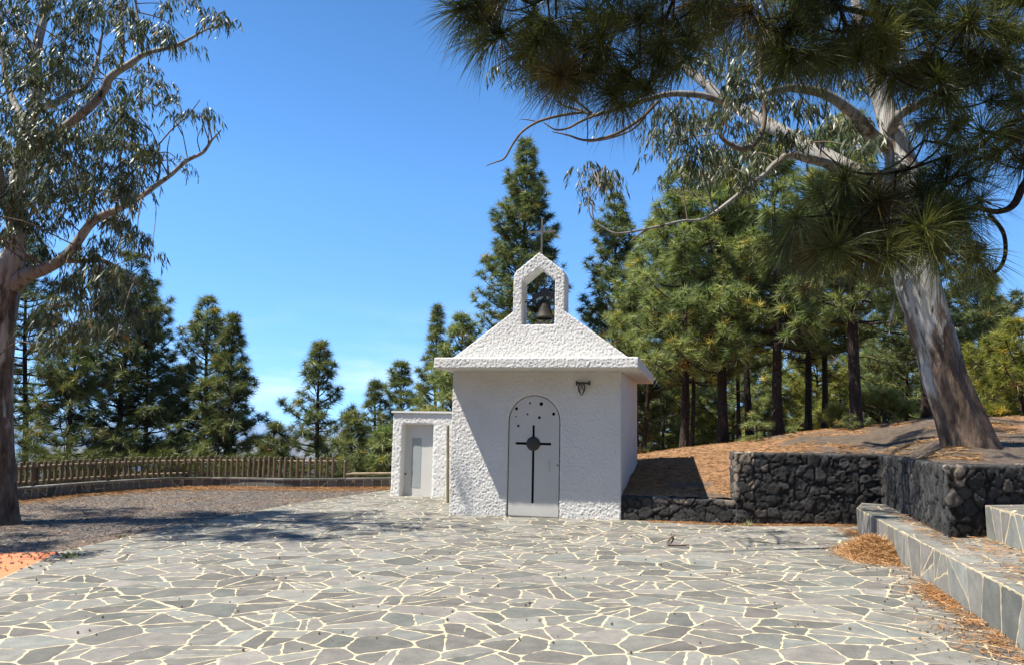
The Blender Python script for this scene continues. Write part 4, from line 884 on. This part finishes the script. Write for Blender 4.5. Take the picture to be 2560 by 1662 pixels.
eucalyptus('leaning eucalyptus with pale peeling trunk behind the corner of the dark wall',
  [(2440,1185,YR,88),(2435,1145,YR,72),(2419,1090,YR,60),(2395,1030,YR,54),(2365,950,YR,50),(2350,888,YR,48),(2322,800,YR,50),(2297,715,YR,53),(2285,640,YR,50),(2275,560,YR+.1,45),(2262,470,YR+.1,42),(2250,400,YR+.2,36),(2236,345,YR+.2,30),(2215,280,YR+.3,27),(2195,215,YR+.3,24),(2175,150,YR+.3,20),(2150,60,YR+.4,15),(2130,-80,YR+.4,10)],
  [[(2235,372,YR+.2,18),(2190,338,YR,18),(2130,280,YR-.3,15),(2060,237,YR-.5,12.5),(1990,224,YR-.7,11),(1954,227,YR-.8,10),(1886,242,YR-1,9),(1818,256,YR-1.1,9),(1759,241,YR-1.2,8.5),(1682,235,YR-1.3,8),(1623,248,YR-1.4,7.5),(1565,266,YR-1.5,6),(1488,287,YR-1.6,5),(1449,275,YR-1.6,4),(1410,264,YR-1.6,3.2),(1390,248,YR-1.6,2.4),(1379,225,YR-1.6,1.6)],
   [(2258,478,YR,27),(2150,436,YR+.4,24),(2050,390,YR+.9,23),(1980,345,YR+1.3,20),(1927,313,YR+1.6,17),(1860,275,YR+2,16),(1798,240,YR+2.3,15),(1728,182,YR+2.7,12),(1690,140,YR+2.9,9),(1650,80,YR+3.1,6)],
   [(2120,425,YR,12),(2030,402,YR-.2,11),(1977,388,YR-.3,9),(1940,410,YR-.4,7.5),(1909,440,YR-.5,6),(1860,475,YR-.6,5),(1818,508,YR-.7,4.6),(1759,547,YR-.8,3.6),(1701,553,YR-.9,3),(1623,571,YR-1,2.8),(1546,584,YR-1.1,2.5),(1510,570,YR-1.1,2.2),(1484,551,YR-1.1,2),(1472,524,YR-1.1,1.6),(1474,480,YR-1.1,1.2)],
   [(1625,571,YR-1,2.5),(1600,585,YR-1,2),(1575,605,YR-1,1.4)], [(1484,551,YR-1.1,1.8),(1482,510,YR-1.1,1.4),(1500,470,YR-1.1,1)],
   [(1905,60,YR-.5,4),(1898,130,YR-.6,5),(1900,220,YR-.7,5.5),(1912,290,YR-.7,6),(1896,352,YR-.8,6.5),(1860,374,YR-.8,6.5),(1830,364,YR-.9,6),(1802,338,YR-.9,5.5),(1812,300,YR-.9,5),(1832,284,YR-.9,4)],
   [(2240,350,YR+.2,15),(2236,318,YR,14),(2254,286,YR-.2,13),(2312,254,YR-.5,10),(2350,225,YR-.7,7),(2400,180,YR-.8,4)],
   [(1507,281,YR-1.6,4),(1453,303,YR-1.7,3.5),(1422,320,YR-1.7,3),(1390,325,YR-1.7,2.5),(1359,307,YR-1.7,1.5)],
   [(1460,280,YR-1.6,4),(1402,289,YR-1.7,4),(1344,305,YR-1.8,3.6),(1305,330,YR-1.8,3.2),(1282,361,YR-1.8,2.8),(1262,396,YR-1.8,2.4),(1240,406,YR-1.8,1.8),(1216,415,YR-1.8,1.1)],
   [(1645,255,YR-1.4,5),(1600,299,YR-1.5,4.5),(1538,336,YR-1.6,4.2),(1468,351,YR-1.6,3.2),(1418,338,YR-1.6,2.4),(1380,330,YR-1.6,1.2)],
   [(1635,258,YR-1.4,3),(1590,318,YR-1.4,2.8),(1530,345,YR-1.5,2.2),(1470,356,YR-1.5,1.2)],
   [(1480,284,YR-1.6,3.5),(1453,262,YR-1.7,3.2),(1429,245,YR-1.7,3),(1379,222,YR-1.7,2.5),(1332,190,YR-1.7,2.2),(1282,148,YR-1.7,1.8),(1250,120,YR-1.7,1)],
   [(1344,305,YR-1.8,1.6),(1320,300,YR-1.8,1.4),(1302,299,YR-1.8,.9)], [(1468,292,YR-1.6,2),(1469,330,YR-1.6,1.6),(1468,364,YR-1.6,.8)],
   [(2060,300,YR-.5,3),(2070,230,YR-.4,2.5),(2085,120,YR-.3,2)], [(2040,240,YR-.5,3),(2055,180,YR-.5,2.2),(2050,90,YR-.5,1.5)], [(2090,330,YR-.4,2.5),(2010,250,YR-.6,2),(1960,190,YR-.7,1.5)]],
  B_(RB[:27:2], YR - .7, 2, .6) + B_(RB[1:27:2], YR + 1.6, 2, 2.2) + B_(RB[27:], YR - .3, 5, .8) + B_([(1760, 20, 60), (1850, -20, 60), (1960, 20, 60), (1700, -60, 60), (1800, -120, 60), (1900, -110, 60), (2000, -60, 60), (2100, -110, 60), (2200, -60, 60), (1760, 110, 50), (2300, -20, 60)], YR + 2.4, 6, 2.0), 'euc_b', 4, 1.9,
  [[(2246,690,YR-.45,3),(2240,730,YR-.5,3),(2228,790,YR-.5,2),(2223,835,YR-.5,1)], [(2250,700,YR-.45,3),(2258,760,YR-.45,3),(2266,815,YR-.45,2)], [(2270,670,YR-.5,3),(2262,700,YR-.55,3),(2250,728,YR-.55,2)], [(2300,660,YR-.5,3),(2290,690,YR-.55,3),(2282,712,YR-.55,2)], [(2330,650,YR-.45,3),(2352,720,YR-.4,3),(2366,772,YR-.35,2)]])

# ------------------------------------------------------------------ near pine whose boughs hang into the picture
def near_pine():
    r = np.random.default_rng(77); YN = 4.35; base = np.array([7.4, 4.6, .85]); root = empty('pine_tree', base, 'near pine whose long needled boughs hang dark across the top right', 'tree')
    wood = QB(); t = np.linspace(0, 1, 12); tr = base + np.stack([.25 * np.sin(t * 3), .1 * np.sin(t * 5), 9.5 * t], 1); wood.tube(tr, .24 * (1 - t) ** .7 + .02, 16, lump=.15, flute=.1)
    bs = [[(2760,200,YN,9),(2640,250,YN,8),(2560,292,YN,7),(2480,340,YN,6.5),(2421,376,YN,6),(2366,363,YN,4.5),(2310,352,YN+.1,2.5)],
          [(2421,378,YN,4.5),(2344,400,YN,4),(2253,428,YN-.1,3.6),(2185,436,YN-.1,3),(2117,426,YN-.1,2.6),(2081,400,YN-.1,2),(2040,365,YN-.1,1.4)],
          [(2760,260,YN,11),(2640,300,YN,10),(2560,337,YN,9),(2480,390,YN,7),(2425,405,YN,5),(2360,470,YN-.1,4),(2290,540,YN-.1,3.5),(2255,600,YN-.2,2.5)],
          [(2700,400,YN+.2,9),(2600,420,YN+.1,9),(2560,462,YN,9),(2534,512,YN,9),(2493,530,YN,7.5),(2425,521,YN,6),(2370,560,YN,5),(2300,600,YN,3)],
          [(2471,535,YN,5),(2507,580,YN,5),(2513,634,YN,5),(2498,672,YN,5),(2470,688,YN,5)],
          [(2700,120,YN+.3,12),(2500,90,YN+.3,10),(2300,60,YN+.2,9),(2100,20,YN,8),(1900,-20,YN,7),(1700,-40,YN,6),(1500,-30,YN-.1,6),(1352,0,YN-.1,5.5),(1332,35,YN-.1,5),(1297,58,YN-.1,4.5),(1255,85,YN-.1,4)],
          [(1700,-40,YN,5),(1660,60,YN,4.5),(1640,140,YN,4),(1620,225,YN,4)], [(1500,-30,YN-.1,5),(1540,60,YN,4.5),(1500,140,YN,4),(1450,205,YN,4)], [(1640,140,YN,3),(1580,170,YN,3),(1530,230,YN,2.5)],
          [(1900,-20,YN,5),(1920,40,YN-.2,4),(1950,90,YN-.3,3)], [(2100,20,YN,6),(2130,100,YN-.2,5),(2180,160,YN-.3,3)], [(2300,60,YN+.2,6),(2330,150,YN,5),(2360,240,YN,4),(2330,300,YN,3)], [(2290,540,YN-.1,3.5),(2180,560,YN-.1,3.5),(2080,540,YN-.2,3.5),(1990,545,YN-.2,2.5)], [(2180,560,YN-.1,3),(2120,600,YN-.2,3),(2040,640,YN-.2,2)], [(2500,90,YN+.3,6),(2520,200,YN+.2,4)]]
    sk = []
    for b in bs: p, k = limb_path(b, 6); wood.tube(p, k * 1.0, 8, lump=.2, seed=3); sk.append(p)
    for z, pxy in ((2.9, bs[2][0]), (3.4, bs[3][0]), (4.6, bs[5][0]), (3.6, bs[0][0])):
        e = P(pxy[0], pxy[1], pxy[2]); s = np.array([7.55, 4.6, e[2] - .2]); wood.tube(smooth_path([s, (s + e) / 2 + [0, 0, .15], e], 5), np.linspace(.06, .03, 11), 8, lump=.15)
    sk = np.concatenate(sk)
    pts = [(1160,20),(1195,50),(1250,85),(1240,20),(1330,40),(1310,130),(1390,110),(1350,170),(1440,60),(1450,205),(1400,190),(1500,130),(1560,60),(1560,190),(1530,232),(1480,180),(1620,225),(1590,150),(1620,110),(1680,60),(1680,170),(1720,110),(1740,40),(1280,-30),(1400,-20),(1520,-20),(1640,-20),(1770,-10),(1800,50),(1850,20),(1900,50),(1950,85),(1310,90),(1370,60),(1460,120),(1420,160),(1510,60),(1600,50),(1660,110)]
    pts += [(x + r.uniform(-25, 25), y + r.uniform(-20, 20)) for y in (10, 75, 140) for x in range(1980, 2600, 62)]
    pts += [(x + r.uniform(-40, 40), y + r.uniform(-35, 35)) for x, y in list(pts)]
    pts += [(2040,350),(2085,385),(2110,450),(2050,480),(2180,440),(2160,510),(2230,490),(2260,430),(2290,545),(2220,570),(2130,560),(2070,570),(1990,545),(1965,600),(2030,645),(2090,620),(2160,620),(2225,635),(2300,610),(2350,560),(2380,500),(2425,450),(2365,400),(2425,376),(2330,470),(2455,330),(2405,300),(2360,240),(2480,400),(2520,340),(2545,250),(2480,250),(2440,200),(2335,190),(2255,600),(2345,630),(2400,580),(2470,690),(2440,620),(2540,190),(2560,400),(2300,480),(2200,530),(2110,520),(2400,530),(2450,500),(2570,320),(2280,200),(2210,180),(2500,150),(2010,600),(2330,300),(2320,560),(2140,590)]
    pts += [(x + r.uniform(-40, 40), y + r.uniform(-30, 30)) for x, y in pts[-64::2]]
    pos = []; dr = []; sz = []
    for x, y in pts:
        if 1890 < x < 2275 and 190 < y < 415 and r.uniform() < .93: continue
        Y = YN + r.uniform(-.5, .4); c = P(x, y, Y); j = sk[np.argmin(((sk - c) ** 2).sum(1))]
        d = c - j; l = np.linalg.norm(d)
        if l > .06: wood.tube(smooth_path([j, (j + c) / 2 + [0, 0, -.03], c], 4), np.linspace(.007, .005, 9), 5)
        d = d / max(l, .05) * .8 + np.array([-.6, r.uniform(-.5, .2), r.uniform(-.45, .1)]) + r.normal(0, .28, 3)
        pos.append(c); dr.append(d); sz.append(r.uniform(.22, .29))
    n1 = len(pos); k = r.uniform(0, 1, (n1, 1)); col = np.array([.065, .075, .022]) * (1 - k) + np.array([.18, .18, .055]) * k
    br = r.uniform(0, 1, n1) < .14; col[br] = [.13, .085, .028]
    TN = tuft_templates(8, 170, .0066, R_(82), 9, True)
    link('crown', tufts_mesh('crown', pos, dr, sz, col, TN, r, .28), root)
    pos = []; dr = []; sz = []                # upper crown, above the picture
    while len(pos) < 430:
        c = np.array([r.uniform(-3.2, 4.2), r.uniform(2.3, 4.6), r.uniform(4.3, 7.6)])
        if c[2] < 1.65 + .645 * c[1] + .42 or c[1] + .15 * c[2] > 5.3 or r.uniform() < (c[2] - 5.8) / 4: continue
        pos.append(c); dr.append(r.normal(0, .6, 3) + [-.3, 0, .5]); sz.append(r.uniform(.26, .34))
        j = np.array([min(7.4, c[0] + r.uniform(.4, .8)), c[1] + r.uniform(-.1, .1), c[2] - .12]); wood.tube(np.array([j, (j + c) / 2, c]), [.012, .010, .006], 4)
    for z in (5.4, 6.2, 7.0, 7.8):
        e = np.array([-1.5 + (z - 5.4), r.uniform(3.4, 4.8), z + .3]); s = np.array([7.5, 4.6, z - .5]); wood.tube(smooth_path([s, (s + e) / 2 + [0, 0, .3], e], 6), np.linspace(.06, .015, 13), 7)
    n2 = len(pos); link('upper_crown', tufts_mesh('upper_crown', pos, dr, sz, np.tile((.05, .07, .02), (n2, 1)), tuft_templates(5, 70, .022, R_(115), 12), r, .2), root)
    link('trunk', wood.mesh('trunk', M['pinebark']), root)
near_pine()

# ------------------------------------------------------------------ litter, heap, twig, weeds
def needles(name, pts, r, lo, hi, L=(.10, .2), w=.004, tilt=.12):
    pts = np.asarray(pts); n = len(pts); a = r.uniform(0, 6.28, n); d = np.stack([np.cos(a), np.sin(a), r.normal(0, tilt, n)], 1); s = np.stack([-np.sin(a), np.cos(a), r.normal(0, .5, n)], 1); ll = r.uniform(*L, n)[:, None]
    mid = pts + np.array([0, 0, 1.]) * np.abs(r.normal(0, .02, (n, 1))) * 1.0; e0 = pts - d * ll / 2; e1 = pts + d * ll / 2
    V = np.stack([e0 - s * w, e0 + s * w, e1], 1); k = r.uniform(0, 1, (n, 1)); C = np.repeat(np.array(lo) * (1 - k) + np.array(hi) * k, 3, axis=0)
    return np_mesh(name, V.reshape(-1, 3), np.arange(3 * n).reshape(-1, 3), M['needle_dry'], C)
r = np.random.default_rng(21); pts = []
i0, i1 = 10, len(WPs) - 2; nin = -gnb
for k in range(9000):
    i = r.integers(i0, i1); t = r.uniform(); q = WPs[i] * (1 - t) + WPs[i + 1] * t; off = abs(r.normal(0, .42 + .25 * mnoise.noise((q[0], q[1], 0)))) + .03; q = q + nin[i] * off; pts.append((q[0], q[1], gz(q[0]) + .02 + .05 * math.exp(-off * 4)))
bf, bn = np.array([5.77, 13.0]), np.array([3.1, 3.0])
for k in range(1500):
    y = r.choice([r.normal(8.0, .35), r.normal(6.5, .5), r.uniform(5.5, 12.8), r.normal(12.9, .3)], p=[.35, .30, .2, .15]); t = (13.0 - y) / 10; q = bf + (bn - bf) * t; off = abs(r.normal(0, .12 if y > 7 else .22)) + .02
    pts.append((q[0] - off, q[1] + off * .2, gz(q[0]) + .012 + .03 * math.exp(-off * 6)))
for k in range(1500): x = r.uniform(2.6, 6.4); pts.append((x, 14.1 - abs(r.normal(0, .12)) + (max(0, 4.1 - x)) * .33, gz(x) + .012))
for k in range(1200): y = r.uniform(5.5, 12); x = 5.0 + (y - 9) * .3 + r.uniform(-.1, .8); pts.append((x, y, .513))
tag(link('needle_litter', needles('needle_litter', pts, r, (.16, .075, .03), (.46, .24, .10))), kind='stuff')
for k in range(2600):
    y = r.uniform(10.8, 22); ex = np.interp(y, [8.84, 10.76, 13.45, 17.61, 21.93], [-5.63, -6.08, -5.75, -4.87, -3.36]); x = ex - r.uniform(-.5, 6.5); pts.append((x, y, gz(x) + .012))
tag(link('gravel_litter', needles('gravel_litter', pts[-2600:], r, (.10, .06, .035), (.42, .30, .18), w=.005)), kind='stuff')
pts = []; 
while len(pts) < 16000:
    a, y = r.uniform(.14, .66), r.uniform(10.2, 25); x = a * y
    if y > bank_front(a) + .3 and mnoise.noise((x * .45, y * .45, 7)) + .5 * mnoise.noise((x * 1.7, y * 1.7, 9)) < (.5 if a < .31 else .02): pts.append((x, y, bank_z(x, y) + .012))
tag(link('bank_litter', needles('bank_litter', pts, r, (.16, .085, .035), (.42, .25, .11), w=.006)), kind='stuff')
# heap of dry needles
hp_ = G(2188, 1388); hx, hy = hp_[0] + .0, hp_[1] + .02; root = empty('needle_heap', (hx, hy, gz(hx)), 'rusty heap of dry pine needles swept against the long bench step', 'heap')
def heap_z(u, v): q = math.hypot(u / .43, v / .78); return .21 * max(0, 1 - q ** 1.6) * (1 + .25 * mnoise.noise((u * 5, v * 5, 2)))
ang = math.atan2(2.67, 10) 
def hw_(u, v): return (hx + u * math.cos(-ang) - v * math.sin(-ang), hy + u * math.sin(-ang) + v * math.cos(-ang))
n = 30; V = []; 
for j in range(n):
    for i in range(n): u, v = -.62 + 1.24 * i / (n - 1), -1 + 2 * j / (n - 1); x, y = hw_(u, v); V.append((x, y, gz(x) - .01 + heap_z(u, v)))
T = [(j * n + i, j * n + i + 1, (j + 1) * n + i + 1, (j + 1) * n + i) for j in range(n - 1) for i in range(n - 1)]
link('core', np_mesh('core', V, T, M['soil'], np.tile((.30, .145, .055), (len(V), 1)), True), root)
pts = []
for k in range(7000): u, v = r.normal(0, .19), r.normal(0, .36); x, y = hw_(u, v); pts.append((x, y, gz(x) + heap_z(u, v) + .008 + r.uniform(0, .015)))
link('needles', needles('needles', pts, r, (.22, .11, .045), (.58, .35, .17), w=.0035, tilt=.35), root)
# small dark cones and bits on the paving
V = []; T = []
for k in range(420):
    if k < 250: x, y = r.uniform(-5.5, 5), r.uniform(5.7, 14)
    else: y = r.uniform(5.6, 10); x = 5.77 - (13 - y) * .267 - abs(r.normal(0, .35))
    s = r.uniform(.005, .016); b = len(V); z = gz(x) + .006 + s * .6; V += [(x + s, y, z), (x - s, y, z), (x, y + s, z), (x, y - s, z), (x, y, z + s * .8), (x, y, z - s)]
    T += [(b + 4, b, b + 2), (b + 4, b + 2, b + 1), (b + 4, b + 1, b + 3), (b + 4, b + 3, b), (b + 5, b + 2, b), (b + 5, b + 1, b + 2), (b + 5, b + 3, b + 1), (b + 5, b, b + 3)]
for k in range(160):
    x, y = r.uniform(-7.3, -5.6), r.uniform(9.2, 10.75)
    if k % 2: y = 10.6 - abs(r.normal(0, .25))
    s = r.uniform(.007, .018); b = len(V); z = gz(x) + s * .6; V += [(x + s * 2, y, z), (x - s, y, z), (x, y + s, z), (x, y - s, z), (x, y, z + s * .8), (x, y, z - s)]
    T += [(b + 4, b, b + 2), (b + 4, b + 2, b + 1), (b + 4, b + 1, b + 3), (b + 4, b + 3, b), (b + 5, b + 2, b), (b + 5, b + 1, b + 2), (b + 5, b + 3, b + 1), (b + 5, b, b + 3)]
tag(link('litter', np_mesh('litter', V, T, M['twig'])), kind='stuff')
# loose pebbles on the gravel
V = []; T = []
for k in range(7000):
    x, y = r.uniform(-13, -3.6), r.uniform(10.6, 22)
    ex = np.interp(y, [8.84, 10.76, 13.45, 17.61, 21.93], [-5.63, -6.08, -5.75, -4.87, -3.36])
    if x > ex + r.normal(0, .06): continue
    s = r.uniform(.008, .022); b = len(V); z = gz(x) - .012 + s * .4; a = r.uniform(.6, 1.4, 6) * s; V += [(x + a[0], y, z), (x - a[1], y, z), (x, y + a[2], z), (x, y - a[3], z), (x, y, z + a[4] * .8)]
    T += [(b + 4, b, b + 2), (b + 4, b + 2, b + 1), (b + 4, b + 1, b + 3), (b + 4, b + 3, b)]
C = np.repeat(r.uniform(.03, .17, (len(V) // 5, 1)), 5, axis=0) * np.array([1, .88, .77])
tag(link('pebbles', np_mesh('pebbles', V, T, M['soil'], C)), kind='stuff')
# curled twig on the square
c = G(1673, 1364); mb = MB()
mb.tube(smooth_path([c + [0, 0, .012], c + [-.012, .02, .05], c + [.005, .03, .09], c + [.05, .04, .13], c + [.085, .04, .155]]), np.linspace(.020, .012, 25), 7)
mb.tube(smooth_path([c + [.055, .04, .125], c + [.07, .045, .10], c + [.06, .05, .07], c + [.03, .05, .03]]), np.linspace(.017, .008, 19), 6)
mb.tube(smooth_path([c + [.05, .04, .13], c + [.045, .05, .17], c + [.06, .05, .2]]), np.linspace(.008, .003, 13), 6)
mb.tube(smooth_path([c + [0, 0, .012], c + [.10, .01, .012], c + [.2, .03, .014], c + [.30, .05, .02]]), np.linspace(.018, .008, 19), 6)
tag(mb.build('curled_twig', M['twig'], None, True), 'dry curled twig lying alone on the flagstones before the stone walls', 'twig')
def weed(label, px, py, n, h, seed, lo=(.06, .11, .03), hi=(.22, .27, .10), cat='weed'):
    q = np.random.default_rng(seed); c = G(px, py); pos = np.repeat(c[None], n, 0) + np.concatenate([q.normal(0, .05, (n, 2)), np.zeros((n, 1))], 1); d = q.normal(0, .5, (n, 3)) + [0, 0, 1.0]
    k = q.uniform(0, 1, (n, 1)); tag(link('grass_tuft', tufts_mesh('grass_tuft', pos, d, q.uniform(.5, 1, n) * h, np.array(lo) * (1 - k) + np.array(hi) * k, tuft_templates(4, 5, .04, R_(40), seed), q)), label, cat, 'weeds in the joints')
weed('small green grass tuft growing in the paving beside the orange painted ground', 176, 1392, 16, .13, 3)
weed('dark little weed on the shaded edge of gravel and paving', 305, 1342, 12, .10, 4, (.03, .05, .015), (.08, .12, .03))
weed('pale little weed at the foot of the tall stone wall', 1872, 1313, 12, .16, 5, (.20, .22, .10), (.5, .48, .3))

# ------------------------------------------------------------------ sea haze over the distance
m = bpy.data.materials.new('haze'); m.use_nodes = True; nt = m.node_tree; nt.nodes.clear(); o = nt.nodes.new('ShaderNodeOutputMaterial'); pv = nt.nodes.new('ShaderNodeVolumePrincipled')
pv.inputs['Color'].default_value = (.60, .80, 1, 1); pv.inputs['Density'].default_value = 6e-5; pv.inputs['Anisotropy'].default_value = .2; nt.links.new(pv.outputs[0], o.inputs['Volume'])
mb = MB(); mb.box((0, 0, -101), 122000, 122000, 250); tag(mb.build('haze', m), kind='stuff')
